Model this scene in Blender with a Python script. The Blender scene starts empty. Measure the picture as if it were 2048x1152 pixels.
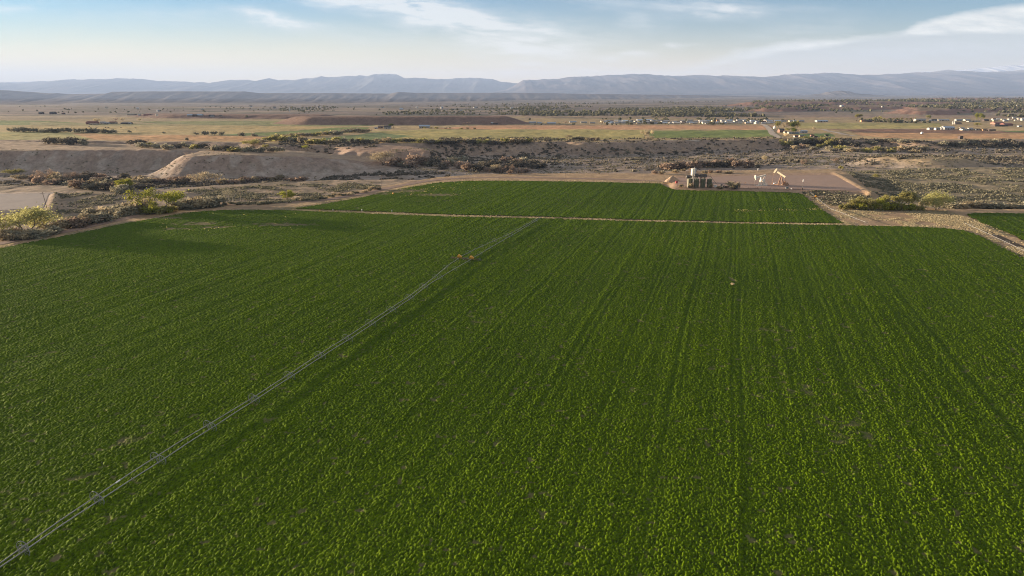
import bpy, bmesh, math, random
import numpy as np
from mathutils import Vector, Matrix
C = bpy.context.scene.collection
rnd = random.Random(7)
R = np.random.default_rng(11)
H = 60.0                      # camera height above the alfalfa
PITCH = math.radians(16.0)
FPX = 2048 * 24.0 / 36.0
SP, CP = math.sin(PITCH), math.cos(PITCH)
SUN_EL = 5.4
SUN_AZ = -70.0                # degrees from straight ahead, negative = towards the west (left)

# ------------------------------------------------------------------ survey helpers
def G(px, py, z=0.0):
    dx = (px - 1024) / FPX; dv = (py - 576) / FPX
    t = (H - z) / (SP + CP * dv)
    return (dx * t, (CP - SP * dv) * t, z)
def PG(pts, z=0.0):
    return np.array([G(a, b, z)[:2] for a, b in pts])

# ------------------------------------------------------------------ noise
_perm = np.random.default_rng(3).permutation(4096)
_vals = np.random.default_rng(4).random(4096)
def _hash(i, j, s):
    return _vals[_perm[(_perm[(i + s * 131) & 4095] + j) & 4095]]
def vnoise(x, y, s=0):
    xi = np.floor(x).astype(np.int64); yi = np.floor(y).astype(np.int64)
    fx = x - xi; fy = y - yi
    fx = fx * fx * (3 - 2 * fx); fy = fy * fy * (3 - 2 * fy)
    a = _hash(xi, yi, s); b = _hash(xi + 1, yi, s); c = _hash(xi, yi + 1, s); d = _hash(xi + 1, yi + 1, s)
    return (a * (1 - fx) + b * fx) * (1 - fy) + (c * (1 - fx) + d * fx) * fy
def fbm(x, y, s=0, o=4):
    v = 0; a = 0.5; n = 0
    for k in range(o):
        v = v + a * vnoise(x * 2 ** k, y * 2 ** k, s + k); n += a; a *= 0.5
    return v / n            # 0..1, mean .5
def sstep(t):
    t = np.clip(t, 0, 1); return t * t * (3 - 2 * t)

def inside(P, x, y):
    r = np.zeros(x.shape, bool); n = len(P); j = n - 1
    for i in range(n):
        xi, yi = P[i]; xj, yj = P[j]
        if yi != yj:
            c = ((yi > y) != (yj > y)) & (x < (xj - xi) * (y - yi) / (yj - yi) + xi)
            r ^= c
        j = i
    return r
def linedist(P, x, y, closed=False):
    d = np.full(x.shape, 1e18); n = len(P)
    for i in range(n if closed else n - 1):
        ax, ay = P[i]; bx, by = P[(i + 1) % n]
        vx, vy = bx - ax, by - ay
        L = vx * vx + vy * vy + 1e-9
        t = np.clip(((x - ax) * vx + (y - ay) * vy) / L, 0, 1)
        d = np.minimum(d, (x - ax - t * vx) ** 2 + (y - ay - t * vy) ** 2)
    return np.sqrt(d)
def outdist(P, x, y):        # 0 inside, distance outside; evaluated only near the box
    d = np.full(x.shape, 1e9)
    lo = P.min(0) - 260; hi = P.max(0) + 260
    m = (x > lo[0]) & (x < hi[0]) & (y > lo[1]) & (y < hi[1])
    if m.any():
        q = linedist(P, x[m], y[m], True); q[inside(P, x[m], y[m])] = 0
        d[m] = q
    return d

# ------------------------------------------------------------------ the lie of the land
FAR = np.array([[26000, 45000], [-26000, 45000]])
PLATEAU = np.vstack([PG([(-900, 279), (-300, 279), (0, 280), (250, 282), (400, 283.5), (500, 285), (560, 289), (640, 289.5), (700, 287.5),
    (820, 287), (900, 284), (1000, 284), (1130, 283.5), (1200, 284.5), (1300, 282), (1400, 280), (1560, 277), (1640, 276), (1700, 279),
    (1750, 277.5), (1850, 283), (1885, 279), (1960, 281), (2048, 278), (2400, 277), (3200, 278)]), FAR])
def DW(pts): return np.array([((px - 1024) / 1420 * d, d) for px, d in pts])   # bearing and distance
MESA = DW([(-700, 700), (-300, 706), (0, 714), (120, 722), (230, 728), (300, 728), (350, 724), (396, 712), (384, 690), (360, 664), (376, 655), (400, 656), (450, 664), (520, 673), (600, 688), (700, 712), (800, 742),
    (800, 756), (700, 742), (600, 738), (500, 744), (300, 790), (100, 822), (0, 841), (-300, 880), (-700, 900)])
HILL2 = PG([(690, 291), (760, 289.5), (820, 293), (852, 300), (800, 299), (720, 297)], 0)
PLATFORM = PG([(-1500, 900), (-600, 640), (-200, 525), (0, 474), (150, 450), (260, 427), (370, 408), (470, 404), (560, 402), (640, 395), (720, 381),
    (780, 370), (880, 354), (960, 348), (1100, 347), (1300, 347), (1345, 343), (1500, 340), (1670, 339), (1748, 386), (1700, 402),
    (1900, 419), (2300, 420), (3000, 430), (3000, 1300)])
PLATFORM = np.vstack([PLATFORM, [[500, -260], [-500, -260]]])
WELLPAD = PG([(1352, 352), (1500, 347.5), (1668, 345.5), (1738, 383.5), (1610, 381), (1480, 377.5), (1352, 373)], 1.2)
FLATS = PG([(-500, 480), (-500, 366), (0, 372), (110, 372), (200, 378), (300, 380), (380, 374), (470, 369), (560, 364), (700, 360), (790, 359), (850, 361),
    (760, 380), (640, 402), (470, 412), (300, 428), (150, 454), (0, 480)], -5)
LEFTPAD = PG([(-400, 440), (-400, 383), (0, 385), (107, 384), (92, 417), (0, 423)], -3.6)
SAGE = PG([(1690, 345), (1800, 338), (2600, 334), (2600, 417), (1760, 412)], -2)
HILL3 = PG([(1790, 312.5), (1850, 311.5), (1900, 315), (1850, 317)], 0.5)
MOUND = PG([(628, 233.4), (760, 233.4), (900, 233.0), (1006, 232.8), (1006, 231.6), (600, 231.8)], 14)
MOUND2 = PG([(360, 228.8), (480, 229.3), (640, 230), (640, 228), (300, 226.5)], 8)
TER1 = np.vstack([PG([(1842, 221), (1890, 217), (2000, 216.5), (2300, 215), (2900, 213), (2900, 203), (1960, 208), (1850, 212)], 10)])
TER2 = PG([(1545, 217), (1600, 213.5), (1700, 214), (1800, 213), (1800, 209), (1560, 211)], 9)
TER3 = PG([(1520, 203.6), (1700, 203), (2048, 203.5), (2900, 203), (2900, 195), (1600, 198)], 17)
HILLS4 = DW([(1905, 5600), (1960, 5350), (2040, 5500), (2300, 5300), (2600, 5400), (2600, 6200), (1905, 6100)])
BERM1 = PG([(1668, 344.5), (1672, 344.5), (1746, 384.5), (1741, 385)], 1.6)
BERM2 = PG([(108, 384), (112, 384), (98, 418), (93, 418)], -2)
FEATURES = [  # polygon, height, ramp, edge wobble
    (PLATEAU, 0.0, 38, 22, 1.0), (MESA, 3.0, 40, 9, 0.4), (HILL2, -0.5, 42, 6, 0.5), (FLATS, -5.0, 26, 8, 0.3), (SAGE, -1.4, 24, 6, 0.5),
    (LEFTPAD, -3.6, 5, 0, 0), (HILL3, 0.5, 46, 10, 0.4), (PLATFORM, 0.0, 17, 3, 0.0), (WELLPAD, 1.2, 5.5, 0, 0), (BERM1, 1.75, 3.4, 3, .5), (BERM2, -2.9, 3.0, 2, .5),
    (MOUND, 14, 62, 0, 0.4), (MOUND2, 8, 60, 10, 0.4), (TER1, 10, 85, 60, 1), (TER2, 9, 80, 50, 1), (TER3, 17, 190, 60, 1), (HILLS4, 24, 420, 260, 6)]

def hgt(x, y, want=False):
    x = np.asarray(x, float); y = np.asarray(y, float)
    px = 1024 + 1420 * x / np.maximum(y, 60)
    zb = np.interp(px, [500, 800, 1100, 1500, 1700, 2100], [-15.5, -14.5, -13.5, -11.5, -8, -6])
    zb = zb + (fbm(x / 60, y / 60, 5, 4) - .5) * 4.2 + (fbm(x / 14, y / 9, 45, 3) - .5) * 1.2
    h = zb.copy(); ws = []
    flat = np.zeros_like(h)
    gul = fbm(x / 30, y / 30, 21, 3); gul2 = fbm(x / 9, y / 9, 25, 3); gul3 = fbm(x / 9, y / 45, 27, 4)
    for P, z, ramp, wob, nz in FEATURES:
        d = outdist(P, x, y)
        dd = np.maximum(0, d - (gul - .35) * wob * np.minimum(1, d / 8))
        w = 1 - sstep(dd / ramp)
        top = z + nz * (fbm(x / 45, y / 45, 9, 3) - .5) * 2
        if P is MESA: top = top + np.interp(px, [0, 300, 450, 520, 600, 700, 800], [0, -.6, 0, -1.5, -3.6, -9.5, -17])
        c = h + (top - h) * w
        h = np.where((w > 0) & (top > h - .01), np.maximum(h, c), h)
        if P is PLATEAU or P is MESA or P is HILL2: h = h + 4 * w * (1 - w) * (gul3 - .5) * 2.6
        if nz == 0: flat = np.maximum(flat, (d <= 0.5) * 1.0)
        ws.append((d, w))
    mid = np.clip((y - 3000) / 3000, 0, 1)
    h = h + (1 - flat) * ((gul2 - .5) * .9 * np.clip((zb - h + 1) * -.25, .15, 1)) * (y < 2500)
    h = h + np.clip((y - 1900) / 2500, 0, 1) * (fbm(x / 420, y / 420, 31, 4) - .5) * 9
    h = h - 105 * sstep((y - 2300) / 7500) * np.interp(px, [700, 1100, 1500], [1, .6, .22])     # the river valley beyond the bench
    return (h, ws, gul, gul2) if want else h

LAND = {}
def hfast(x, y):
    ys, us, hh = LAND['ys'], LAND['us'], LAND['h']
    i = np.clip(np.searchsorted(ys, y) - 1, 0, len(ys) - 2); f = np.clip((y - ys[i]) / (ys[i + 1] - ys[i]), 0, 1)
    u = np.clip((x / (y + 200) - us[0]) / (us[1] - us[0]), 0, len(us) - 1.001); j = u.astype(int); g = u - j
    return (hh[i, j] * (1 - g) + hh[i, j + 1] * g) * (1 - f) + (hh[i + 1, j] * (1 - g) + hh[i + 1, j + 1] * g) * f

def spot(px, py, tmin=60, tmax=4200):
    """Where the sight line through a surveyed point meets the ground."""
    dx = (px - 1024) / FPX; dv = (py - 576) / FPX
    dn = SP + CP * dv; fw = CP - SP * dv
    t = np.geomspace(tmin, tmax, 1400)
    hz = hfast(dx * t, fw * t)
    below = np.nonzero(H - dn * t <= hz)[0]
    k = below[0] if len(below) else len(t) - 1
    a, b = t[max(k - 1, 0)], t[k]
    t2 = np.linspace(a, b, 24); hz = hfast(dx * t2, fw * t2)
    below = np.nonzero(H - dn * t2 <= hz)[0]
    tt = t2[below[0]] if len(below) else b
    x, y = dx * tt, fw * tt
    return Vector((x, y, float(hfast(np.array([x]), np.array([y]))[0]))), tt / FPX   # point, metres per pixel there

# ------------------------------------------------------------------ object helpers
def tag(o, label=None, cat=None, group=None, kind=None):
    if label: o['label'] = label
    if cat: o['category'] = cat
    if group: o['group'] = group
    if kind: o['kind'] = kind
    return o
def link(name, me, mats=None, parent=None, loc=None, rz=0, sc=None):
    o = bpy.data.objects.new(name, me); C.objects.link(o)
    if mats is not None and me is not None and len(me.materials) == 0:
        for m in (mats if isinstance(mats, (list, tuple)) else [mats]): me.materials.append(m)
    if parent: o.parent = parent
    if loc is not None: o.location = loc
    if rz: o.rotation_euler = (0, 0, rz)
    if sc is not None: o.scale = sc if hasattr(sc, '__len__') else (sc, sc, sc)
    return o
def empty(name, loc, rz=0, label=None, cat=None, group=None, sc=None):
    o = bpy.data.objects.new(name, None); C.objects.link(o); o.location = loc; o.rotation_euler = (0, 0, rz)
    o.empty_display_size = .5
    if sc is not None: o.scale = sc if hasattr(sc, '__len__') else (sc, sc, sc)
    return tag(o, label, cat, group)
def copy_tree(o, parent=None):
    c = o.copy(); C.objects.link(c)
    if parent is not None: c.parent = parent
    for ch in list(o.children): copy_tree(ch, c)
    return c

def np_mesh(name, V, F, smooth=False):
    """V (n,3); F (m,4) or (m,3) int arrays, or a list of such."""
    me = bpy.data.meshes.new(name)
    Fs = F if isinstance(F, list) else [F]
    Fs = [f for f in Fs if len(f)]
    V = np.ascontiguousarray(V, np.float32)
    me.vertices.add(len(V)); me.vertices.foreach_set('co', V.ravel())
    idx = np.concatenate([f.ravel() for f in Fs]).astype(np.int32)
    cnt = np.concatenate([np.full(len(f), f.shape[1]) for f in Fs]).astype(np.int32)
    st = np.concatenate([[0], np.cumsum(cnt)[:-1]]).astype(np.int32)
    me.loops.add(len(idx)); me.loops.foreach_set('vertex_index', idx)
    me.polygons.add(len(cnt)); me.polygons.foreach_set('loop_start', st); me.polygons.foreach_set('loop_total', cnt)
    if smooth: me.polygons.foreach_set('use_smooth', np.ones(len(cnt), bool))
    me.update(calc_edges=True); me.validate()
    return me
def fattr(me, name, arr):
    a = me.attributes.new(name, 'FLOAT', 'POINT'); a.data.foreach_set('value', np.ascontiguousarray(arr, np.float32).ravel())
def cattr(me, name, arr):
    a = me.attributes.new(name, 'FLOAT_COLOR', 'POINT')
    c = np.ones((len(arr), 4), np.float32); c[:, :3] = arr; a.data.foreach_set('color', c.ravel())
def grid_mesh(name, X, Y, Z, mask=None, smooth=True):
    n, m = X.shape
    I = np.arange(n * m).reshape(n, m)
    F = np.stack([I[:-1, :-1], I[:-1, 1:], I[1:, 1:], I[1:, :-1]], -1).reshape(-1, 4)
    V = np.stack([X, Y, Z], -1).reshape(-1, 3)
    keep = None
    if mask is not None:
        mk = mask.ravel(); F = F[mk[F].all(1)]
        keep = np.unique(F); re = np.full(n * m, -1); re[keep] = np.arange(len(keep)); F = re[F]; V = V[keep]
    return np_mesh(name, V, F, smooth), keep

class MB:
    """collects simple solids into one mesh"""
    def __init__(s): s.v = []; s.f = []; s.m = []
    def add(s, vs, fs, mi=0):
        k = len(s.v); s.v += [tuple(v) for v in vs]; s.f += [tuple(i + k for i in f) for f in fs]; s.m += [mi] * len(fs)
    def box(s, c, d, rz=0, mi=0, M=None):
        x, y, z = [q / 2 for q in d]
        vs = [Vector((a * x, b * y, e * z)) for e in (-1, 1) for a, b in ((-1, -1), (1, -1), (1, 1), (-1, 1))]
        rot = M if M is not None else Matrix.Rotation(rz, 3, 'Z')
        vs = [rot @ v + Vector(c) for v in vs]
        s.add(vs, [(0, 3, 2, 1), (4, 5, 6, 7), (0, 1, 5, 4), (1, 2, 6, 5), (2, 3, 7, 6), (3, 0, 4, 7)], mi)
    def tube(s, a, b, r0, r1=None, n=8, mi=0, cap=True):
        a, b = Vector(a), Vector(b); r1 = r0 if r1 is None else r1
        d = (b - a).normalized(); u = d.orthogonal().normalized(); w = d.cross(u)
        vs = [p + (u * math.cos(2 * math.pi * i / n) + w * math.sin(2 * math.pi * i / n)) * r for p, r in ((a, r0), (b, r1)) for i in range(n)]
        fs = [(i, (i + 1) % n, n + (i + 1) % n, n + i) for i in range(n)]
        if cap: fs += [tuple(range(n))[::-1], tuple(range(n, 2 * n))]
        s.add(vs, fs, mi)
    def path(s, pts, rs, n=6, mi=0, closed=False):
        pts = [Vector(p) for p in pts]; k = len(pts); vs = []
        if not hasattr(rs, '__len__'): rs = [rs] * k
        u = None
        for i, p in enumerate(pts):
            q0 = pts[(i - 1) % k] if (closed or i) else p; q1 = pts[(i + 1) % k] if (closed or i < k - 1) else p
            d = (q1 - q0).normalized()
            u = d.orthogonal().normalized() if u is None else (u - d * u.dot(d)).normalized()
            w = d.cross(u)
            vs += [p + (u * math.cos(2 * math.pi * j / n) + w * math.sin(2 * math.pi * j / n)) * rs[i] for j in range(n)]
        fs = []
        for i in range(k if closed else k - 1):
            for j in range(n):
                a, b = i * n, ((i + 1) % k) * n
                fs.append((a + j, a + (j + 1) % n, b + (j + 1) % n, b + j))
        if not closed: fs += [tuple(range(n))[::-1], tuple(range((k - 1) * n, k * n))]
        s.add(vs, fs, mi)
    def lathe(s, prof, c=(0, 0, 0), n=20, mi=0):
        vs = [(c[0] + r * math.cos(2 * math.pi * i / n), c[1] + r * math.sin(2 * math.pi * i / n), c[2] + z) for r, z in prof for i in range(n)]
        fs = [(a * n + i, a * n + (i + 1) % n, (a + 1) * n + (i + 1) % n, (a + 1) * n + i) for a in range(len(prof) - 1) for i in range(n)]
        fs += [tuple(range(n))[::-1], tuple(range((len(prof) - 1) * n, len(prof) * n))]
        s.add(vs, fs, mi)
    def prism(s, poly, y0, y1, mi=0):      # polygon in xz extruded along y
        n = len(poly); vs = [(x, y0, z) for x, z in poly] + [(x, y1, z) for x, z in poly]
        s.add(vs, [tuple(range(n)), tuple(range(n, 2 * n))[::-1]] + [(i, i + n, (i + 1) % n + n, (i + 1) % n) for i in range(n)], mi)
    def mesh(s, name, mats, smooth=False):
        me = bpy.data.meshes.new(name); me.from_pydata(s.v, [], s.f)
        for m in (mats if isinstance(mats, (list, tuple)) else [mats]): me.materials.append(m)
        me.polygons.foreach_set('material_index', s.m)
        if smooth: me.polygons.foreach_set('use_smooth', [True] * len(s.f))
        bm = bmesh.new(); bm.from_mesh(me); bmesh.ops.recalc_face_normals(bm, faces=bm.faces); bm.to_mesh(me); bm.free()
        me.update(); return me
    def build(s, name, mats, parent=None, smooth=False, **k):
        return link(name, s.mesh(name, mats, smooth), None, parent, **k)

# ------------------------------------------------------------------ materials
def nt(name):
    m = bpy.data.materials.new(name); m.use_nodes = True
    t = m.node_tree; t.nodes.clear(); out = t.nodes.new('ShaderNodeOutputMaterial')
    return m, t, out
def N(t, kind, **kw):
    n = t.nodes.new(kind)
    for k, v in kw.items():
        if k.startswith('i_'): n.inputs[k[2:].replace('_', ' ')].default_value = v
        else: setattr(n, k, v)
    return n
def mixc(t, fac, a, b, mode='MIX'):
    n = t.nodes.new('ShaderNodeMix'); n.data_type = 'RGBA'; n.blend_type = mode
    for s, v in ((0, fac), (6, a), (7, b)):
        if hasattr(v, 'links') or isinstance(v, bpy.types.NodeSocket): t.links.new(v, n.inputs[s])
        else: n.inputs[s].default_value = v if s == 0 else (*v, 1)
    return n.outputs[2]
def math_(t, op, a, b=None, c=None, clamp=False):
    n = t.nodes.new('ShaderNodeMath'); n.operation = op; n.use_clamp = clamp
    for i, v in enumerate((a, b, c)):
        if v is None: continue
        if isinstance(v, bpy.types.NodeSocket): t.links.new(v, n.inputs[i])
        else: n.inputs[i].default_value = v
    return n.outputs[0]
def ramp01(t, v, lo, hi):
    n = t.nodes.new('ShaderNodeMapRange'); n.clamp = True
    t.links.new(v, n.inputs[0]); n.inputs[1].default_value = lo; n.inputs[2].default_value = hi
    return n.outputs[0]
def noise(t, scale, detail=3, rough=.55, vec=None, stretch=None):
    n = t.nodes.new('ShaderNodeTexNoise'); n.inputs['Scale'].default_value = scale
    n.inputs['Detail'].default_value = detail; n.inputs['Roughness'].default_value = rough
    if vec is None:
        tc = t.nodes.new('ShaderNodeNewGeometry'); vec = tc.outputs['Position']
    if stretch:
        mp = t.nodes.new('ShaderNodeMapping'); mp.inputs['Scale'].default_value = stretch; t.links.new(vec, mp.inputs[0]); vec = mp.outputs[0]
    t.links.new(vec, n.inputs['Vector'])
    return n.outputs[0]
def paint(name, col, rough=.6, var=.18, scale=2.0, metal=0.0, rust=None):
    m, t, out = nt(name)
    b = N(t, 'ShaderNodeBsdfPrincipled', i_Roughness=rough, i_Metallic=metal)
    tc = t.nodes.new('ShaderNodeTexCoord')
    nz = noise(t, scale, 4, .6, tc.outputs['Object'])
    c = mixc(t, nz, [q * (1 - var) for q in col], [min(1, q * (1 + var)) for q in col])
    if rust:
        n2 = noise(t, scale * .7, 5, .7, tc.outputs['Object'])
        c = mixc(t, ramp01(t, n2, rust[1], rust[1] + .08), c, rust[0])
    t.links.new(c, b.inputs['Base Color']); t.links.new(b.outputs[0], out.inputs[0])
    return m
def leafmat(name, c0, c1, trans=.35, scale=.6):
    m, t, out = nt(name)
    g = N(t, 'ShaderNodeNewGeometry'); oi = N(t, 'ShaderNodeObjectInfo')
    nz = noise(t, scale, 3)
    f = math_(t, 'ADD', math_(t, 'MULTIPLY', g.outputs['Random Per Island'], .45), math_(t, 'MULTIPLY', ramp01(t, nz, .3, .7), .55))
    c = mixc(t, f, c0, c1)
    hv = N(t, 'ShaderNodeHueSaturation'); t.links.new(c, hv.inputs['Color'])
    t.links.new(math_(t, 'MULTIPLY_ADD', oi.outputs['Random'], .5, .75), hv.inputs['Value'])
    d = N(t, 'ShaderNodeBsdfDiffuse'); tr = N(t, 'ShaderNodeBsdfTranslucent'); mx = N(t, 'ShaderNodeMixShader'); mx.inputs[0].default_value = trans
    t.links.new(hv.outputs[0], d.inputs[0]); t.links.new(hv.outputs[0], tr.inputs[0])
    t.links.new(d.outputs[0], mx.inputs[1]); t.links.new(tr.outputs[0], mx.inputs[2]); t.links.new(mx.outputs[0], out.inputs[0])
    return m
# ------------------------------------------------------------------ settings tuned against the photograph
EXPOSURE = 2.12
SUNCOL = (1.0, .79, .56)
SKY_STRENGTH = .038
AIR, DUST, OZONE = 1.0, .35, 3.0
SKYTINT = (.78, 1.07, 1.17)
FILL_VEIL = (.48, .46, .44)
HORIZON = (2.0, 1.22, .42)
HAZE = 3.3e-5
HAZECOL = (.41, .56, .89)
HAZE_G = .05
CROP_A, CROP_B, CROP_C = (.014, .036, .002), (.100, .162, .004), (1.32, 1.26, 1.05)
QUALITY = .85
DENOISE = True
# ================================================================== camera, light, sky
scene = bpy.context.scene
cam = bpy.data.cameras.new('camera'); co = bpy.data.objects.new('camera', cam); C.objects.link(co)
cam.lens = 24; cam.sensor_width = 36; cam.clip_start = .5; cam.clip_end = 120000
co.location = (0, 0, H); co.rotation_euler = (math.radians(90) - PITCH, 0, 0)
scene.camera = co
scene.view_settings.view_transform = 'Standard'; scene.view_settings.look = 'None'
scene.view_settings.exposure = EXPOSURE; scene.view_settings.gamma = 1
scene.view_settings.use_curve_mapping = False
scene.cycles.use_denoising = DENOISE
scene.cycles.denoising_prefilter = 'NONE'
scene.cycles.use_adaptive_sampling = False
scene.cycles.filter_width = 1.05
sun = bpy.data.lights.new('sun', 'SUN'); sun.energy = 5.0; sun.angle = math.radians(.53); sun.color = SUNCOL
so = bpy.data.objects.new('sun', sun); C.objects.link(so)
az, el = math.radians(SUN_AZ), math.radians(SUN_EL)
sdir = Vector((math.sin(az) * math.cos(el), math.cos(az) * math.cos(el), math.sin(el)))
so.rotation_euler = (-sdir).to_track_quat('-Z', 'Y').to_euler(); so.location = sdir * 300

w = bpy.data.worlds.new('World'); scene.world = w; w.use_nodes = True
t = w.node_tree; t.nodes.clear(); wout = t.nodes.new('ShaderNodeOutputWorld'); bg = t.nodes.new('ShaderNodeBackground')
sky = N(t, 'ShaderNodeTexSky', sky_type='NISHITA', sun_disc=False)
sky.sun_elevation = el; sky.sun_rotation = az; sky.altitude = 1500; sky.air_density = AIR; sky.dust_density = DUST; sky.ozone_density = OZONE
bg.inputs['Strength'].default_value = SKY_STRENGTH
tc = N(t, 'ShaderNodeTexCoord')
sep = N(t, 'ShaderNodeSeparateXYZ'); t.links.new(tc.outputs['Generated'], sep.inputs[0])
yy = math_(t, 'MAXIMUM', sep.outputs[1], .05)
A = math_(t, 'DIVIDE', sep.outputs[0], yy)          # tangent of the bearing
E = math_(t, 'DIVIDE', sep.outputs[2], yy)          # tangent of the height above the horizon
def sky_pt(px, py):
    dx = (px - 1024) / FPX; dv = -(py - 576) / FPX
    f = CP + SP * dv; u = -SP + CP * dv
    return dx / f, u / f
cmb = N(t, 'ShaderNodeCombineXYZ'); t.links.new(A, cmb.inputs[0]); t.links.new(E, cmb.inputs[1])
def skynoise(sx, sy, rot, seed, detail=6, rough=.6, dist=0.0):
    mp = N(t, 'ShaderNodeMapping'); mp.vector_type = 'TEXTURE'
    mp.inputs['Rotation'].default_value = (0, 0, rot); mp.inputs['Scale'].default_value = (1 / sx, 1 / sy, 1); mp.inputs['Location'].default_value = (seed, seed * .37, 0)
    t.links.new(cmb.outputs[0], mp.inputs[0])
    n = N(t, 'ShaderNodeTexNoise'); n.inputs['Scale'].default_value = 1; n.inputs['Detail'].default_value = detail; n.inputs['Roughness'].default_value = rough
    n.inputs['Distortion'].default_value = dist
    t.links.new(mp.outputs[0], n.inputs['Vector']); return n.outputs[0]
warpA = math_(t, 'MULTIPLY_ADD', skynoise(16, 40, 0, 3.1, 4), .10, -.05)
warpE = math_(t, 'MULTIPLY_ADD', skynoise(9, 30, 0, 7.7, 4), .030, -.015)
A2 = math_(t, 'ADD', A, warpA); E2 = math_(t, 'ADD', E, warpE)
def blob(px, py, rx, ry, rot=0.0, strength=1.0):
    """soft elliptical patch of cloud in a direction of the sky (sizes in the same survey pixels)"""
    a, e = sky_pt(px, py); ra, re = rx / 1420, ry / 1500
    da = math_(t, 'SUBTRACT', A2, a); de = math_(t, 'SUBTRACT', E2, e)
    c, s = math.cos(rot), math.sin(rot)
    u = math_(t, 'ADD', math_(t, 'MULTIPLY', da, c / ra), math_(t, 'MULTIPLY', de, s / ra))
    v = math_(t, 'ADD', math_(t, 'MULTIPLY', da, -s / re), math_(t, 'MULTIPLY', de, c / re))
    q = math_(t, 'ADD', math_(t, 'MULTIPLY', u, u), math_(t, 'MULTIPLY', v, v))
    return math_(t, 'MULTIPLY', math_(t, 'POWER', 2.718, math_(t, 'MULTIPLY', q, -1.0)), strength)
def total(lst):
    r = lst[0]
    for x in lst[1:]: r = math_(t, 'ADD', r, x)
    return r
wisp = skynoise(7, 42, -.10, 1.3, 8, .62, .4)
fine = skynoise(20, 110, -.06, 5.2, 7, .65, .3)
wis = math_(t, 'ADD', math_(t, 'MULTIPLY', wisp, .52), math_(t, 'MULTIPLY', fine, .48))
high = total([blob(*b) for b in [(960, 70, 240, 42, -.2, .5), (700, 2, 120, 14, -.1, .5), (1230, 10, 120, 18, -.1, .35), (1600, 60, 120, 16, .1, .25), (800, 8, 130, 16, -.18, .85), (920, 40, 200, 26, -.22, .8), (1090, 60, 150, 22, -.1, .45), (545, 38, 62, 10, -.22, 1.0), (20, 14, 60, 9, 0, .7),
    (1075, 98, 85, 9, .05, .6), (1430, 14, 90, 17, -.1, .95), (1280, 45, 40, 14, -.2, .35), (1560, 22, 120, 12, 0, .2), (1045, 130, 50, 6, -.05, .55), (1255, 113, 48, 6, 0, .6),
    (1360, 96, 26, 5, 0, .7), (1480, 100, 16, 8, 0, .6), (300, 30, 220, 18, 0, .25), (340, 143, 16, 4, 0, .6), (640, 70, 220, 20, -.1, .16)]])
glow = math_(t, 'MULTIPLY', blob(-60, 150, 1000, 80, 0, .9), 1.0, clamp=True)
lowband = total([blob(*b) for b in [(1130, 148, 260, 16, .02, .8), (1380, 140, 240, 18, .05, .55), (1000, 150, 120, 12, 0, .5), (90, 160, 160, 10, 0, .5), (1700, 130, 400, 22, .03, .3)]])
hm = math_(t, 'MULTIPLY', ramp01(t, wis, .33, .60), math_(t, 'MULTIPLY', high, 1.35), clamp=True)
lm = math_(t, 'MULTIPLY', ramp01(t, fine, .22, .62), lowband, clamp=True)
# the long bank on the right: bright rim above, grey belly below
def above(pts):      # E minus a polyline height
    c = N(t, 'ShaderNodeFloatCurve'); cv = c.mapping.curves[0]
    lo, hi = .0, .9
    P = [sky_pt(*p) for p in pts]
    while len(cv.points) < len(P): cv.points.new(.5, .5)
    for p, (a, e) in zip(cv.points, P): p.location = ((a - lo) / (hi - lo), e * 6); p.handle_type = 'AUTO'
    c.mapping.update()
    t.links.new(math_(t, 'DIVIDE', math_(t, 'SUBTRACT', A, lo), hi - lo), c.inputs['Value'])
    return math_(t, 'SUBTRACT', math_(t, 'ADD', E, math_(t, 'MULTIPLY', warpE, .55)), math_(t, 'DIVIDE', c.outputs[0], 6))
d1 = above([(1020, 186), (1300, 150), (1440, 112), (1560, 84), (1640, 78), (1720, 71), (1790, 66), (1830, 48), (1880, 34), (1950, 21), (2048, 8), (2250, -14)])
d2 = above([(1020, 187), (1300, 160), (1440, 128), (1560, 104), (1640, 92), (1720, 76), (1790, 70), (1900, 66), (2048, 64), (2250, 62)])
inb = ramp01(t, math_(t, 'ADD', d1, math_(t, 'MULTIPLY_ADD', fine, .016, -.008)), .003, -.006)
right = ramp01(t, A, .20, .36)
rimd = math_(t, 'MULTIPLY', inb, ramp01(t, d2, -.004, .002))
bank = math_(t, 'MULTIPLY', inb, right)
fade = ramp01(t, E, .016, .05)
belly = math_(t, 'MULTIPLY', math_(t, 'MULTIPLY', bank, fade), math_(t, 'MULTIPLY_ADD', fine, .4, .6), clamp=True)
rim = math_(t, 'MULTIPLY', math_(t, 'MULTIPLY', rimd, right), ramp01(t, wis, .34, .60), clamp=True)
streak = math_(t, 'MULTIPLY', math_(t, 'MULTIPLY', blob(1890, 100, 230, 14, .04, .9), ramp01(t, fine, .3, .6)), right, clamp=True)
S = 1.0 / SKY_STRENGTH
def sc(c, k=1.0): return [q * S * k * 2 ** -EXPOSURE for q in c]
nish = mixc(t, 1.0, sky.outputs[0], SKYTINT, 'MULTIPLY')
lowg = math_(t, 'POWER', 2.718, math_(t, 'MULTIPLY', math_(t, 'POWER', math_(t, 'DIVIDE', math_(t, 'MAXIMUM', E, 0), .050), 1.4), -1.0))
nish = mixc(t, math_(t, 'MULTIPLY', lowg, .75), nish, sc(HORIZON))
nish = mixc(t, glow, nish, sc((1.20, 1.0, .62)))
col = mixc(t, math_(t, 'MULTIPLY', lm, .55), nish, sc((1.15, .98, .76)))
col = mixc(t, math_(t, 'MULTIPLY', belly, .85), col, sc((.70, .73, .74)))
col = mixc(t, math_(t, 'MULTIPLY', streak, .6), col, sc((.78, .80, .79)))
col = mixc(t, math_(t, 'MULTIPLY', rim, .9), col, sc((1.12, 1.10, 1.02)))
col = mixc(t, math_(t, 'MULTIPLY', hm, .68), col, sc((1.06, 1.04, 1.0)))
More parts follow.
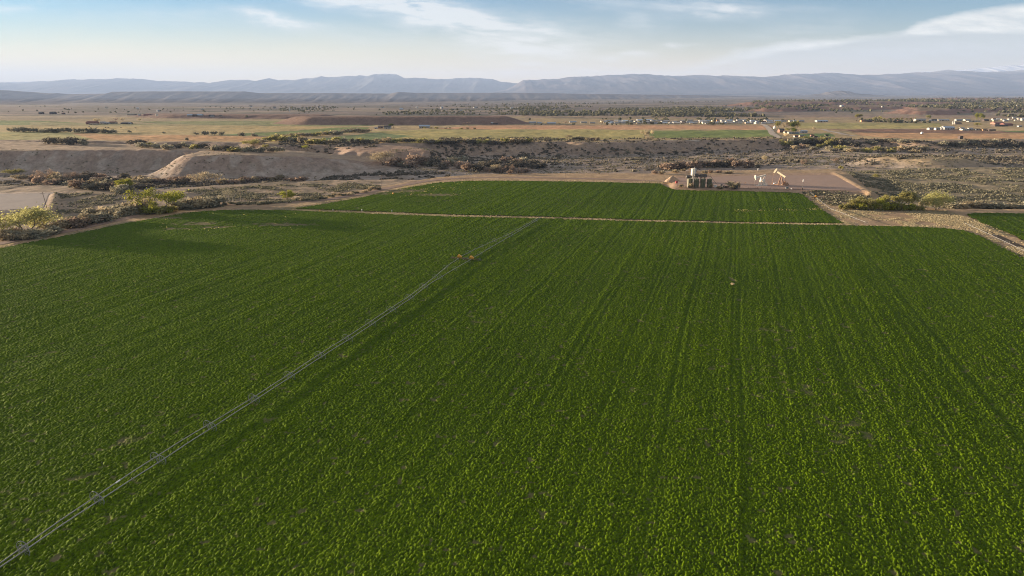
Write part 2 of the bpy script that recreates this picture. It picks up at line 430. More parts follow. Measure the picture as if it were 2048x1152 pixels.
fill_veil = math_(t, 'MULTIPLY', ramp01(t, sep.outputs[2], .15, .42), math_(t, 'MULTIPLY_ADD', noise(t, 2.2, 5, .6, tc.outputs['Generated'], (1, 1.6, 1)), .7, .42), clamp=True)   # bright cloud veil added overhead, out of view, to lift the ambient light
col = mixc(t, fill_veil, col, sc(FILL_VEIL))
t.links.new(col, bg.inputs[0]); t.links.new(bg.outputs[0], wout.inputs[0])

# ================================================================== the air
mh, th, oh = nt('valley_air')
pv = N(th, 'ShaderNodeVolumePrincipled'); pv.inputs['Density'].default_value = HAZE; pv.inputs['Color'].default_value = (*HAZECOL, 1); pv.inputs['Anisotropy'].default_value = HAZE_G
th.links.new(pv.outputs[0], oh.inputs['Volume'])
hb = MB(); hb.box((0, 20000, 640), (90000, 54000, 1340)); tag(hb.build('haze', mh), kind='stuff')

# ================================================================== ground
ys = np.concatenate([[-170, -80, 0], np.arange(40, 330, 6.0), np.arange(330, 480, 2.6), np.arange(480, 960, 1.7), np.arange(960, 1700, 5), np.geomspace(1700, 40000, 230)])
us = np.linspace(-.98, .98, 1050)
Yg, Ug = np.meshgrid(ys, us, indexing='ij'); Xg = Ug * (Yg + 200)
h, ws, gul, gul2 = hgt(Xg, Yg, True)
Wt = {k: ws[i] for i, k in enumerate(['plateau', 'mesa', 'hill2', 'flats', 'sage', 'leftpad', 'hill3', 'platform', 'wellpad', 'berm1', 'berm2', 'mound', 'mound2', 'ter1', 'ter2', 'ter3', 'hills4'])}
def ar(*c): return np.array(c, float)
n1 = fbm(Xg / 40, Yg / 40, 51, 4); n2 = fbm(Xg / 7, Yg / 7, 57, 3); n3 = fbm(Xg / 160, Yg / 90, 61, 4)
def _sat(c): return c
colr = np.ones(Xg.shape + (3,)) * ar(.25, .212, .185)                                         # valley floor, grey clay and sage
def lay(mask, c, k=1.0):
    global colr
    m = (np.clip(mask, 0, 1) * k)[..., None]; colr = colr * (1 - m) + np.asarray(c) * m
lay(sstep((n1 - .45) * 5), ar(.31, .28, .255), .7)                                             # pale alkali
lay(sstep((n2 - .5) * 5), ar(.17, .145, .11), .5)
m = Wt['mesa'][1]; lay(m, ar(.26, .20, .165), .9); lay(m * (m > .97), ar(.34, .27, .195), .8)
lay((m > .02) * (m < .95) * sstep((gul2 - .5) * 6), ar(.33, .30, .27), .6)
m = Wt['hill2'][1]; lay(m, ar(.25, .18, .14), .9)
m = Wt['hill3'][1]; lay(m, ar(.33, .26, .16), .9)
lay(Wt['flats'][1], ar(.23, .19, .145)); lay(Wt['flats'][1] * sstep((n2 - .5) * 7), ar(.36, .28, .21), .7)
lay(Wt['sage'][1], ar(.21, .185, .13)); lay(Wt['sage'][1] * sstep((n2 - .48) * 6), ar(.32, .26, .18), .5)
lay(Wt['flats'][1] * sstep((n1 - .48) * 6), ar(.17, .145, .105), .55)
lay(Wt['leftpad'][1] * 1.0, ar(.33, .28, .245))
pl = Wt['platform'][1]; lay(pl, ar(.34, .255, .165)); lay(pl * sstep((n2 - .5) * 6), ar(.25, .19, .14), .6)
lay(inside(PG([(560, 415), (700, 420), (900, 428), (1080, 432.5), (1300, 439), (1500, 443.5), (1690, 446), (1690, 453), (1500, 449.5), (1300, 446), (1080, 440), (900, 436), (700, 428), (560, 422)]), Xg, Yg) * 1.0, ar(.19, .17, .085), .85)
lay(Wt['wellpad'][1], ar(.30, .22, .165))
d, m = Wt['plateau']
onp = (d <= 0)
ramp = (m > .03) & (d > 0)
lay(ramp * 1.0, ar(.25, .195, .155), .8); lay(ramp * sstep((gul2 - .5) * 6), ar(.30, .23, .165), .6)
lay(onp * 1.0, ar(.36, .285, .165))
FIELDS = [  # far farm fields seen on the bench, outline, colour
    ([(-300, 249), (330, 249), (600, 252), (700, 253), (560, 262), (430, 270), (-300, 263)], (.38, .31, .15)),
    ([(-300, 240.5), (60, 241), (170, 246), (100, 250), (-300, 251)], (.20, .25, .09)),
    ([(60, 243), (170, 247), (340, 248), (340, 250.5), (60, 250.5)], (.30, .29, .14)),
    ([(250, 243), (480, 241.5), (720, 241), (880, 247), (700, 252.6), (480, 250.6), (330, 248.6)], (.25, .265, .115)),
    ([(-300, 264), (140, 264), (240, 268), (200, 279), (-300, 279)], (.31, .30, .13)),
    ([(140, 265.5), (240, 268.5), (430, 271), (540, 274), (500, 284), (250, 281), (190, 280)], (.42, .27, .14)),
    ([(430, 270), (560, 263), (690, 254), (740, 254.5), (730, 262), (660, 268), (560, 272)], (.15, .20, .07)),
    ([(650, 282), (640, 277), (740, 266), (800, 266), (900, 276), (800, 282)], (.14, .19, .085)),
    ([(735, 263), (860, 258.5), (1290, 259), (1290, 276), (1140, 280), (1000, 283.5), (820, 286), (760, 280), (830, 272)], (.34, .31, .13)),
    ([(870, 257.8), (960, 250.5), (1300, 250), (1545, 250.5), (1543, 259.4), (1290, 258.6)], (.46, .285, .17)),
    ([(1296, 261), (1537, 260.2), (1556, 273.4), (1450, 275), (1300, 275.5)], (.165, .215, .07)),
    ([(1598, 245), (1880, 246), (1886, 256), (1700, 257.6), (1600, 257)], (.35, .32, .135)),
    ([(1648, 259), (1860, 257.5), (1990, 262), (2300, 266), (2300, 269), (2000, 267), (1745, 266)], (.21, .135, .10)),
    ([(1700, 263), (1800, 265.8), (2300, 270), (2300, 277), (2048, 277), (1770, 276.5), (1720, 270)], (.43, .28, .16)),
    ([(1585, 268), (1660, 266.5), (1672, 273), (1620, 274.5)], (.13, .19, .07)),
    ([(2000, 262), (2400, 258), (2400, 264), (2030, 264.5)], (.15, .2, .08)),
    ([(1050, 236.5), (1560, 236), (2048, 236), (2048, 232), (1050, 233)], (.33, .25, .18)),
    ([(690, 230), (1000, 228.6), (1130, 232), (700, 232.5)], (.37, .28, .21))]
stri = fbm(Xg / 260, Yg / 30, 71, 3)
for P, c in FIELDS:
    m = inside(PG(P), Xg, Yg)
    c = np.asarray(c) * .92; c = np.clip(c.mean() + (c - c.mean()) * .98, .02, .8)
    lay(m * 1.0, c); lay(m * sstep((stri - .5) * 6), np.asarray(c) * ar(1.3, 1.18, 1.1), .6)
# the plain beyond
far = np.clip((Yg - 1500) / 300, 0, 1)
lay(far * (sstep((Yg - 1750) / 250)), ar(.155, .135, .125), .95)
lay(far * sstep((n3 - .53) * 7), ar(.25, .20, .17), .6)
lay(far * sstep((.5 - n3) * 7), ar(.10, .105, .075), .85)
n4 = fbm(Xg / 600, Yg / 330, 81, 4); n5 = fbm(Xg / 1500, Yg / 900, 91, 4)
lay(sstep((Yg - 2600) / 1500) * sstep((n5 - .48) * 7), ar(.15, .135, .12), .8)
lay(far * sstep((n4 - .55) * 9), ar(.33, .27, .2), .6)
for k in ('mound', 'mound2'):
    lay((Wt[k][1] > .04) * 1.0, ar(.20, .135, .11), .95)
for k in ('berm1', 'berm2'): lay(Wt[k][1] * 1.0, ar(.31, .24, .165), .9)
for k in ('ter1', 'ter2', 'ter3', 'hills4'):
    d, m = Wt[k]; lay((m > .03) * 1.0, ar(.25, .15, .115), .85); lay((m > .98) * 1.0, ar(.19, .15, .1), .9)
LAND.update(ys=ys, us=us, h=h - .05)
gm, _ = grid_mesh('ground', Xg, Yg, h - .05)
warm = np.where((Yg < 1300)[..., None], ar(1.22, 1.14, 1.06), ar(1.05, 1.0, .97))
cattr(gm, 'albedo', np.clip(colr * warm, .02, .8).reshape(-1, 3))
m, t, out = nt('ground_soil')
at = N(t, 'ShaderNodeAttribute', attribute_name='albedo')
a1 = noise(t, .35, 5, .65); a2 = noise(t, .045, 4, .6); a3 = noise(t, 1.7, 3, .6)
a4 = noise(t, .16, 5, .7, None, (1, .6, 1))
f = math_(t, 'ADD', math_(t, 'ADD', math_(t, 'MULTIPLY', ramp01(t, a1, .32, .68), .34), math_(t, 'MULTIPLY', ramp01(t, a2, .32, .68), .26)), math_(t, 'ADD', math_(t, 'MULTIPLY', ramp01(t, a4, .36, .64), .30), math_(t, 'MULTIPLY_ADD', a3, .2, .42)))
c = N(t, 'ShaderNodeVectorMath', operation='SCALE'); t.links.new(at.outputs['Color'], c.inputs[0]); t.links.new(f, c.inputs['Scale'])
b = N(t, 'ShaderNodeBsdfPrincipled', i_Roughness=.95); b.inputs['Specular IOR Level'].default_value = .1
bp = N(t, 'ShaderNodeBump'); bp.inputs['Strength'].default_value = .6; bp.inputs['Distance'].default_value = .5
t.links.new(a1, bp.inputs['Height']); t.links.new(bp.outputs[0], b.inputs['Normal'])
t.links.new(c.outputs[0], b.inputs['Base Color']); t.links.new(b.outputs[0], out.inputs[0])
tag(link('ground', gm, m), kind='structure')

# ------------------------------------------------------------------ alfalfa
ROW = Vector((.301, .954)); rx, ry = ROW
NEAR = np.vstack([PG([(0, 496.5), (150, 468), (240, 449), (300, 438.5), (380, 425), (450, 420.5), (560, 420.5), (700, 426), (900, 433.5), (1080, 437.3),
    (1300, 443.6), (1500, 447.8), (1690, 451), (1800, 453), (1890, 457), (1925, 461), (1950, 468), (2048, 516), (2250, 612)]), [[430, 150], [430, 40], [-400, 40]], PG([(-300, 552)])])
FARF = PG([(585, 417.5), (640, 409.5), (720, 395.5), (800, 378), (880, 365), (930, 362.2), (1000, 361.6), (1150, 363.5), (1322, 367.5), (1335, 375), (1352, 380), (1400, 381.5), (1500, 381.5),
    (1596, 386.5), (1606, 389), (1640, 416), (1690, 447.5), (1500, 444.5), (1300, 440.3), (1080, 433.5), (900, 429.5), (700, 421.5)])
RIGHTF = PG([(1929, 429), (1945, 426.6), (1975, 426), (2048, 427.5), (2400, 432), (2400, 640), (2160, 530), (2048, 481), (1970, 450)])
BARE = [(1560, 421.5, 78, 1.6, .40), (1630, 419, 30, 1.5, .36), (400, 448, 60, 4, .9), (560, 450, 70, 4, .9), (430, 455, 40, 2.5, .9), (350, 458, 40, 2.5, .8), (340, 436, 50, 3, .8), (800, 382, 60, 5, .9), (870, 390, 50, 3, 1), (850, 402, 60, 3, .4), (770, 388, 20, 3, .8),
    (1550, 670, 60, 40, .30), (1600, 770, 110, 60, .30), (1760, 800, 60, 40, .36), (1700, 860, 90, 30, .40), (1675, 887, 22, 6, .7), (1570, 658, 16, 10, .45), (250, 880, 60, 16, .38), (160, 960, 70, 20, .36), (115, 1118, 12, 10, .8),
    (280, 860, 30, 8, .4), (1465, 560, 5, 6, 1), (30, 850, 80, 30, .25), (950, 640, 60, 26, .25), (920, 900, 90, 40, .15)]
WEDGE = PG([(1460, 426), (1570, 422), (1652, 420.5), (1690, 448), (1480, 444)])
def crop(name, P, depth, dstep, du, label, seed):
    y0 = max(P[:, 1].min(), 62); y1 = P[:, 1].max()
    rows = [y0]
    while rows[-1] < y1: rows.append(rows[-1] + np.interp(rows[-1], *dstep))
    rows = np.array(rows)
    u = np.arange(-.96, 1.04, du)
    Y, U = np.meshgrid(rows, u, indexing='ij'); X = U * (Y + 18)
    jx = vnoise(X / .9, Y / .9, 5) - .5; jy = vnoise(X / .9, Y / .9, 6) - .5
    msk = inside(P, X + jx * 2.6, Y + jy * 2.6)
    lim = (X > -.90 * Y - 20) & (X < .96 * Y + 42)
    msk &= lim
    keepm = msk.ravel()
    x = X.ravel()[keepm]; y = Y.ravel()[keepm]
    a = x * rx + y * ry; b = x * ry - y * rx                       # along / across the drilled rows
    best = np.zeros_like(x); tone = np.zeros_like(x)
    cs = .31
    wa = a / (cs * 1.6) ; wb = b / cs
    ia = np.floor(wa).astype(np.int64); ib = np.floor(wb).astype(np.int64)
    for i in (-1, 0, 1):
        for j in (-1, 0, 1):
            ca, cb = ia + i, ib + j
            px_ = ca + .5 + (_hash(ca, cb, 11) - .5) * .95; pb_ = cb + .5 + (_hash(ca, cb, 12) - .5) * .95
            rr = .62 + .28 * _hash(ca, cb, 13)
            d2 = ((wa - px_) ** 2 + (wb - pb_) ** 2) / rr ** 2
            hh = np.sqrt(np.clip(1 - d2, 0, 1)) * (.55 + .55 * _hash(ca, cb, 17))
            up = hh > best
            best = np.where(up, hh, best); tone = np.where(up, _hash(ca, cb, 14), tone)
    wander = vnoise(a / 90, b / 70, 8) * 2.2
    rowv = .62 * fbm((b + wander) / 1.9, a / 170, 15, 3) + .38 * fbm((b + wander) / 7.5, a / 260, 16, 3)
    track = np.exp(-((((b + wander * .6) % 12.19) - 5.2) / .42) ** 2) * (vnoise(b / 12.19, a / 80, 18) > .45) + .8 * np.exp(-((((b + wander * .6) % 12.19) - 7.0) / .36) ** 2) * (vnoise(b / 12.19 + 9, a / 80, 18) > .5)
    rowf = vnoise(b * 1.75, a / 9, 19)
    big = fbm(x / 22, y / 22, 33, 4)
    f1 = fbm(x / .17, y / .17, 41, 2); f2 = vnoise(x / .45, y / .45, 47)
    bare = np.zeros_like(x)
    for bx, by, rx_, ry_, s in BARE:
        cx, cy, _ = G(bx, by); w_ = rx_ * math.hypot(cy, H) / FPX; l_ = abs(G(bx, by - ry_)[1] - cy)
        bare = np.maximum(bare, s * np.exp(-(((x - cx) / w_) ** 2 + ((y - cy) / l_) ** 2)))
    bare = sstep((bare * 1.15 + (fbm(x / 1.7, y / 1.7, 63, 4) - .5) * 1.5 * (bare > .02) - .42) * 1.9) * .8
    spots = sstep((fbm(x / 1.5, y / 1.5, 65, 3) - .73) * 10) * .6
    bare = np.maximum(bare, spots)
    amp = depth * np.clip(1 + 1.2 * (rowv - .5) + .12 * (rowf - .5), .5, 1.5) * (.80 + .40 * big) * (.78 + .44 * fbm(x / 3.1, y / 3.1, 37, 3)) * (1 - .30 * track)
    z = .06 + amp * (best * .80 + .14 * f2 + .55 * (f1 - .5)) * (1 - .85 * bare)
    z = np.maximum(z, .02)
    Z = np.zeros(X.size); Z[keepm] = z
    me, keep = grid_mesh(name, X, Y, Z.reshape(X.shape), msk, smooth=False)
    full = lambda q: (lambda o: (o.__setitem__(keepm, q), o)[1])(np.zeros(X.size))[keep]
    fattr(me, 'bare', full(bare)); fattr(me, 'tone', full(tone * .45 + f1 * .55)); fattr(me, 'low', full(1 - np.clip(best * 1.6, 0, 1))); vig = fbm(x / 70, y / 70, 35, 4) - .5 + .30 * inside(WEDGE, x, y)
    fattr(me, 'swath', full(np.clip(rowv * .40 + big * .30 + .15 + vig * .9 - .10 * track, 0, 1)))
    o = link(name, me, CROP); tag(o, label, 'alfalfa field', None, 'stuff')
    return o
CROP, t, out = nt('alfalfa_leaf')
at = lambda s: N(t, 'ShaderNodeAttribute', attribute_name=s).outputs['Fac']
tn = ramp01(t, math_(t, 'MULTIPLY_ADD', at('tone'), .75, math_(t, 'MULTIPLY', noise(t, 3.6, 3, .75), .3)), .22, .82)
c = mixc(t, tn, CROP_A, CROP_B)
c = mixc(t, ramp01(t, at('swath'), .30, .74), c, CROP_C, 'MULTIPLY')
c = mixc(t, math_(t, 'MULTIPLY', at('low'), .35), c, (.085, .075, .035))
soil = mixc(t, noise(t, 2.2, 3), (.13, .105, .06), (.25, .20, .12))
c = mixc(t, at('bare'), c, soil)
b = N(t, 'ShaderNodeBsdfPrincipled', i_Roughness=.8); b.inputs['Specular IOR Level'].default_value = .04
t.links.new(c, b.inputs['Base Color']); t.links.new(b.outputs[0], out.inputs[0])
Q = QUALITY
crop('alfalfa_field', NEAR, .34, ([60, 120, 200, 320, 500], [.15 * Q, .19 * Q, .30 * Q, .5 * Q, .6 * Q]), .0011 * Q, 'broad bright green alfalfa field crossed by the two parallel wheel lines', 1)
crop('alfalfa_field', FARF, .34, ([300, 500], [.5 * Q, .55 * Q]), .0011 * Q, 'green alfalfa field beyond the straw-coloured ditch bank, reaching the oil well pad', 2)
crop('alfalfa_field', RIGHTF, .34, ([200, 500], [.35 * Q, .55 * Q]), .0011 * Q, 'small corner of green alfalfa field across the weedy ditch, cut by the frame edge', 3)

# ------------------------------------------------------------------ dirt roads, pads
def ribbon(name, pts, width, mat, lift=.10, zs=None):
    P = [spot(*p)[0] for p in pts]
    Q_ = []
    for i in range(len(P) - 1):
        p0, p1, p2, p3 = P[max(i - 1, 0)], P[i], P[i + 1], P[min(i + 2, len(P) - 1)]
        k = max(4, int((p2 - p1).length / 3))
        for s in range(k):
            u = s / k
            Q_.append(.5 * ((2 * p1) + (p2 - p0) * u + (2 * p0 - 5 * p1 + 4 * p2 - p3) * u * u + (3 * p1 - p0 - 3 * p2 + p3) * u ** 3))
    Q_ = np.array([q[:] for q in Q_])
    T = np.gradient(Q_[:, :2], axis=0); T /= np.linalg.norm(T, axis=1)[:, None] + 1e-9
    Nn = np.stack([-T[:, 1], T[:, 0]], 1)
    o = np.linspace(-.5, .5, 6)
    wob = 1 + (fbm(np.arange(len(Q_)) / 6, np.zeros(len(Q_)), 77, 3) - .5) * .5
    X = Q_[:, 0:1] + Nn[:, 0:1] * o * width * wob[:, None]; Y = Q_[:, 1:2] + Nn[:, 1:2] * o * width * wob[:, None]
    me, _ = grid_mesh(name, X, Y, hfast(X, Y) + lift)
    return tag(link(name, me, mat), kind='structure')
def earth(name, c0, c1, scale=.5, st=None):
    m, t, out = nt(name); b = N(t, 'ShaderNodeBsdfPrincipled', i_Roughness=.95); b.inputs['Specular IOR Level'].default_value = .1
    n0 = noise(t, scale, 5, .65, None, st); n1_ = noise(t, scale * .12, 3, .6)
    t.links.new(mixc(t, math_(t, 'ADD', math_(t, 'MULTIPLY', n0, .6), math_(t, 'MULTIPLY', n1_, .4)), c0, c1), b.inputs['Base Color'])
    bp = N(t, 'ShaderNodeBump'); bp.inputs['Strength'].default_value = .5; bp.inputs['Distance'].default_value = .15
    t.links.new(n0, bp.inputs['Height']); t.links.new(bp.outputs[0], b.inputs['Normal']); t.links.new(b.outputs[0], out.inputs[0]); return m
ROADM = earth('road_dirt', (.24, .165, .13), (.36, .26, .20))
TRACK = earth('track_dust', (.38, .32, .26), (.52, .44, .36))
PADM = earth('pad_gravel', (.28, .195, .155), (.43, .31, .25), .3, (1, 3, 1))
PADG = earth('pad_grey', (.29, .245, .215), (.42, .36, .32), .35, (1, 2.5, 1))
ribbon('dirt_road', [(-160, 520), (0, 487), (80, 472), (150, 459), (260, 434), (330, 421), (400, 412.5), (470, 408.5), (540, 406), (620, 402), (680, 395.5), (740, 384), (800, 371.5), (860, 361.5), (920, 356.5), (1000, 355), (1100, 356), (1240, 359), (1345, 361.5)], 6.0, ROADM)
ribbon('dirt_track', [(1602, 296), (1650, 301), (1690, 306), (1760, 308)], 5, TRACK, .3)
ribbon('dirt_track', [(1560, 276.6), (1546, 268), (1540, 260), (1528, 250), (1500, 246)], 9, TRACK, .35)
ribbon('dirt_track', [(1645, 258.5), (1672, 265), (1710, 272.5)], 9, TRACK, .35)
ribbon('dirt_track', [(1200, 281.5), (1290, 281.3), (1400, 280.5)], 6, TRACK, .35)
ribbon('ditch', [(1884, 425), (1915, 438), (1942, 450), (1985, 468), (2060, 502), (2200, 566)], 2.6, earth('wet_ditch', (.05, .04, .03), (.10, .08, .06)), .05)
def sheet(name, P, z, mat, n=40):
    lo, hi = P.min(0), P.max(0)
    X, Y = np.meshgrid(np.linspace(lo[0], hi[0], n * 3), np.linspace(lo[1], hi[1], n * 2))
    mk = inside(P, X, Y)
    me, _ = grid_mesh(name, X, Y, z + (fbm(X / 9, Y / 9, 88, 3) - .5) * .12, mk)
    return tag(link(name, me, mat), kind='structure')
sheet('gravel_pad', PG([(1354, 356), (1500, 351.5), (1650, 350.5), (1690, 352), (1733, 382.5), (1610, 380), (1480, 376.5), (1354, 372)], 1.2), 1.32, PADM, 90)
sheet('gravel_pad', PG([(-300, 430), (-300, 388), (0, 388), (100, 386.5), (88, 416), (0, 421)], -3.6), -3.5, PADG, 80)
# ================================================================== far mountains
def skyline(name, pts, dist, depth, foot, label, mat, rough=.16, seed=0, back=1.0, jag=1.0):
    """a range at its real distance: pts = bearing/height of its crest; a slope of the given depth in front, with spurs and gullies"""
    px = np.array([p[0] for p in pts], float); py = np.array([p[1] for p in pts], float)
    q = np.linspace(px[0], px[-1], 900)
    crest = H - (np.interp(q, px, py) - 184.6) / 1420 * dist
    crest = crest + ((fbm(q / 17, q * 0, 300 + seed, 4) - .5) * .0022 + (fbm(q / 60, q * 0, 310 + seed, 3) - .5) * .0016) * dist * jag
    v = np.linspace(0, 1.5, 60)
    Vv, Qq = np.meshgrid(v, q, indexing='ij')
    Cc = np.broadcast_to(crest, Vv.shape)
    D = dist - depth * (1 - Vv)
    X = (Qq - 1024) / 1420 * dist * (1 + 0 * Vv); Y = D
    ridg = 1 - np.abs(fbm(X / (depth * .13), Y / (depth * .5), 200 + seed, 5) * 2 - 1)
    f = np.where(Vv <= 1, Vv, 1 - (Vv - 1) * back * 1.6)
    prof = np.where(Vv <= 1, .42 * sstep(f * 1.0) + .58 * np.clip(f, 0, 1) ** 2.2, np.clip(f, 0, 1))
    Z = foot + (Cc - foot) * prof * (1 + (ridg - .55) * rough * 4 * np.clip(1 - np.abs(2 * Vv - 1), 0, 1))
    me, _ = grid_mesh(name, X, Y, Z)
    return tag(link(name, me, mat), kind='structure')
def rock(name, c0, c1, snow=None, scale=.0012):
    m, t, out = nt(name); b = N(t, 'ShaderNodeBsdfPrincipled', i_Roughness=.95); b.inputs['Specular IOR Level'].default_value = .05
    n0 = noise(t, scale, 5, .6, None, (1, .5, 2)); c = mixc(t, ramp01(t, n0, .35, .65), c0, c1)
    if snow:
        g = N(t, 'ShaderNodeNewGeometry'); s = N(t, 'ShaderNodeSeparateXYZ'); t.links.new(g.outputs['Position'], s.inputs[0])
        hgtn = math_(t, 'ADD', s.outputs[2], math_(t, 'MULTIPLY_ADD', noise(t, scale * 3, 5, .7), 420, -210))
        c = mixc(t, math_(t, 'MULTIPLY', ramp01(t, hgtn, snow[0], snow[1]), snow[2]), c, (.75, .77, .8))
    t.links.new(c, b.inputs['Base Color']); t.links.new(b.outputs[0], out.inputs[0]); return m
M1 = rock('mountain_forest', (.06, .07, .075), (.13, .125, .12), (800, 980, .8))
M2 = rock('mountain_red', (.045, .05, .065), (.15, .125, .12), (760, 1000, .5))
M3 = rock('mountain_snow', (.25, .25, .26), (.45, .44, .44), (850, 1200, .9))
M4 = rock('mesa_shale', (.13, .11, .10), (.20, .17, .15), None, .004)
skyline('mountain_range', [(-500, 172), (-200, 168), (0, 166), (50, 167), (100, 163), (140, 160), (200, 159.5), (240, 158), (290, 160), (330, 163), (380, 164), (425, 166.5), (445, 163), (470, 161), (500, 160.5), (520, 163),
    (540, 157), (560, 160), (585, 161), (630, 157), (645, 155), (660, 157), (700, 153), (720, 152), (735, 154.5), (750, 151), (775, 149), (795, 151.5), (810, 157), (850, 158), (890, 159.5), (935, 157.5), (980, 159.5), (1020, 165), (1050, 170), (1090, 182)], 33000, 8500, -60, '', M1, .16, 1)
skyline('mountain_range', [(985, 186), (1015, 178), (1036, 168), (1046, 162), (1060, 160.5), (1110, 158.5), (1125, 156.5), (1180, 154), (1230, 151), (1275, 149.5), (1310, 152), (1365, 154), (1390, 152), (1440, 153), (1525, 155), (1555, 151.5), (1600, 149.5),
    (1640, 147), (1690, 149.5), (1725, 151), (1790, 149), (1840, 147), (1870, 143), (1885, 142), (1910, 144), (1960, 146), (2048, 141), (2300, 138), (2700, 150)], 28000, 8500, 0, '', M2, .24, 2)
skyline('mountain_range', [(1700, 160), (1780, 152), (1830, 147), (1880, 145), (1950, 139), (1985, 136), (2020, 133), (2060, 131), (2200, 128), (2600, 134)], 40000, 6000, 350, '', M3, .16, 3)
skyline('mountain_range', [(-600, 160), (-200, 164), (0, 166), (60, 165), (92, 162.5), (130, 166), (190, 168)], 41000, 6000, 350, '', M1, .1, 4)
skyline('mesa', [(-900, 178), (-300, 179), (0, 180), (20, 181), (45, 183.5), (66, 188), (84, 186.5), (112, 186.5), (132, 190), (145, 188), (214, 187), (226, 183.4), (300, 182.8), (490, 183), (503, 186), (640, 186.2), (780, 187), (797, 184), (840, 186), (1000, 185.5), (1080, 186), (1200, 188),
    (1380, 190), (1540, 193)], 12500, 1500, -118, '', M4, .10, 5, .2, .12)
skyline('mesa', [(1600, 190), (1640, 188), (1652, 184), (1680, 182), (1700, 183.5), (1712, 187), (1760, 190)], 14000, 650, -4, '', M4, .1, 6, 1, .5)

# ================================================================== plants
BARK = paint('bark', (.16, .13, .10), .9, .3, 3)
BARKP = paint('bark_pale', (.38, .34, .27), .9, .2, 3)
LEAF = {
    'lime': leafmat('leaf_lime', (.20, .22, .03), (.42, .41, .08), .45),
    'green': leafmat('leaf_green', (.06, .085, .015), (.13, .15, .03), .35),
    'olive': leafmat('leaf_olive', (.23, .215, .075), (.45, .41, .16), .48),
    'tan': leafmat('twig_tan', (.29, .235, .15), (.49, .41, .27), .3),
    'grey': leafmat('twig_grey', (.23, .21, .145), (.41, .375, .275), .3),
    'pink': leafmat('twig_pink', (.235, .17, .125), (.41, .31, .235), .3),
    'dark': leafmat('twig_dark', (.095, .085, .065), (.19, .165, .125), .25),
    'sage': leafmat('leaf_sage', (.16, .15, .10), (.29, .27, .185), .25),
    'straw': leafmat('straw', (.46, .38, .23), (.68, .58, .38), .3),
    'budding': leafmat('twig_budding', (.27, .25, .13), (.47, .46, .17), .48),
    'haze': leafmat('leaf_far', (.10, .10, .062), (.18, .17, .105), .25, .02),
}
def cards(c, size, rng, flat=.0, asp=1.5):
    """random leaf-spray quads at centres c"""
    n = len(c); size = np.broadcast_to(size, (n,))
    d = rng.normal(size=(n, 3)); d[:, 2] *= (1 - flat); d /= np.linalg.norm(d, axis=1)[:, None]
    e = np.cross(d, rng.normal(size=(n, 3))); e /= np.linalg.norm(e, axis=1)[:, None] + 1e-9
    s = (size * (.6 + .8 * rng.random(n)))[:, None]
    V = np.stack([c - d * s * asp * .5, c + e * s * .5, c + d * s * asp * .5, c - e * s * .5], 1).reshape(-1, 3)
    return V, np.arange(4 * n).reshape(n, 4)
def lobes_points(lobes, n, rng, shell=.55):
    """points through the outer part of several ellipsoidal leaf masses with holes between"""
    w = np.array([l[3] * l[4] * l[5] for l in lobes]) ** .7; k = rng.choice(len(lobes), n, p=w / w.sum())
    L = np.array(lobes)[k]
    d = rng.normal(size=(n, 3)); d /= np.linalg.norm(d, axis=1)[:, None]
    r = (shell + (1 - shell) * rng.random(n)) * (1 + .18 * rng.normal(size=n))
    return L[:, :3] + d * L[:, 3:6] * r[:, None]
def branching(rng, h, spread, stems=1, lean=.2, levels=3, base=.035, fork=.33):
    """list of tapered limbs; returns paths, radii and tip points for a tree of height h"""
    paths, tips = [], []
    def grow(p, d, L, r, lv):
        pts = [p]; q = p; dd = d
        for k in range(3):
            dd = (dd + Vector(rng.normal(size=3) * .16) + Vector((0, 0, .06))).normalized(); q = q + dd * (L / 3); pts.append(q)
        paths.append((pts, [r, r * .85, r * .7, r * .55]))
        if lv == 0: tips.append(q); tips.append(pts[2]); return
        for k in range(2 + (rng.random() < .55)):
            nd = (dd + Vector(rng.normal(size=3)) * spread); nd.z = abs(nd.z) * .6 + .12; nd.normalize()
            grow(pts[-1] if k < 2 else pts[2], nd, L * (.62 + .2 * rng.random()), r * .55, lv - 1)
    for s in range(stems):
        a = 2 * math.pi * (s + rng.random() * .6) / max(stems, 1)
        d = Vector((math.cos(a) * lean, math.sin(a) * lean, 1)).normalized() if stems > 1 else Vector((rng.normal() * .1, rng.normal() * .1, 1)).normalized()
        grow(Vector((math.cos(a), math.sin(a), 0)) * (.02 * h if stems > 1 else 0), d, h * fork, base * h / stems ** .4, levels)
    return paths, tips
def tree_meshes(name, seed, leaf, h=10., spread=.75, stems=1, lean=.3, n=1700, size=.34, clump=.14, levels=3, bark=None, fork=.33, keep=1.0):
    rng = np.random.default_rng(seed); paths, tips = branching(rng, h, spread, stems, lean, levels, .03, fork)
    T = np.array([t_[:] for t_ in tips]); zt = T[:, 2].max(); k = h * .93 / zt
    mb = MB()
    for pts, rs in paths: mb.path([p * k for p in pts], [max(r_ * k, .025) for r_ in rs], 5)
    T *= k
    T = T[rng.random(len(T)) < keep]
    w = (.4 + rng.random(len(T))); c = T[rng.choice(len(T), n, p=w / w.sum())] + rng.normal(size=(n, 3)) * np.array([1, 1, .8]) * h * clump * .62
    c[:, 2] = np.maximum(c[:, 2], .12 * h)
    V, F = cards(c, size, rng)
    return mb.mesh(name + '_trunk', bark or BARK, True), np_mesh(name + '_crown', V, F)
def shrub_mesh(name, seed, lobes, n=420, size=.34, stems=7, h=None, up=.0):
    """unit-ish shrub: twiggy mass over a few stems, one mesh"""
    rng = np.random.default_rng(seed)
    c = lobes_points(lobes, n, rng, .35); c[:, 2] = np.abs(c[:, 2]) + .02
    V, F = cards(c, size, rng, -up)
    return np_mesh(name, V, F)
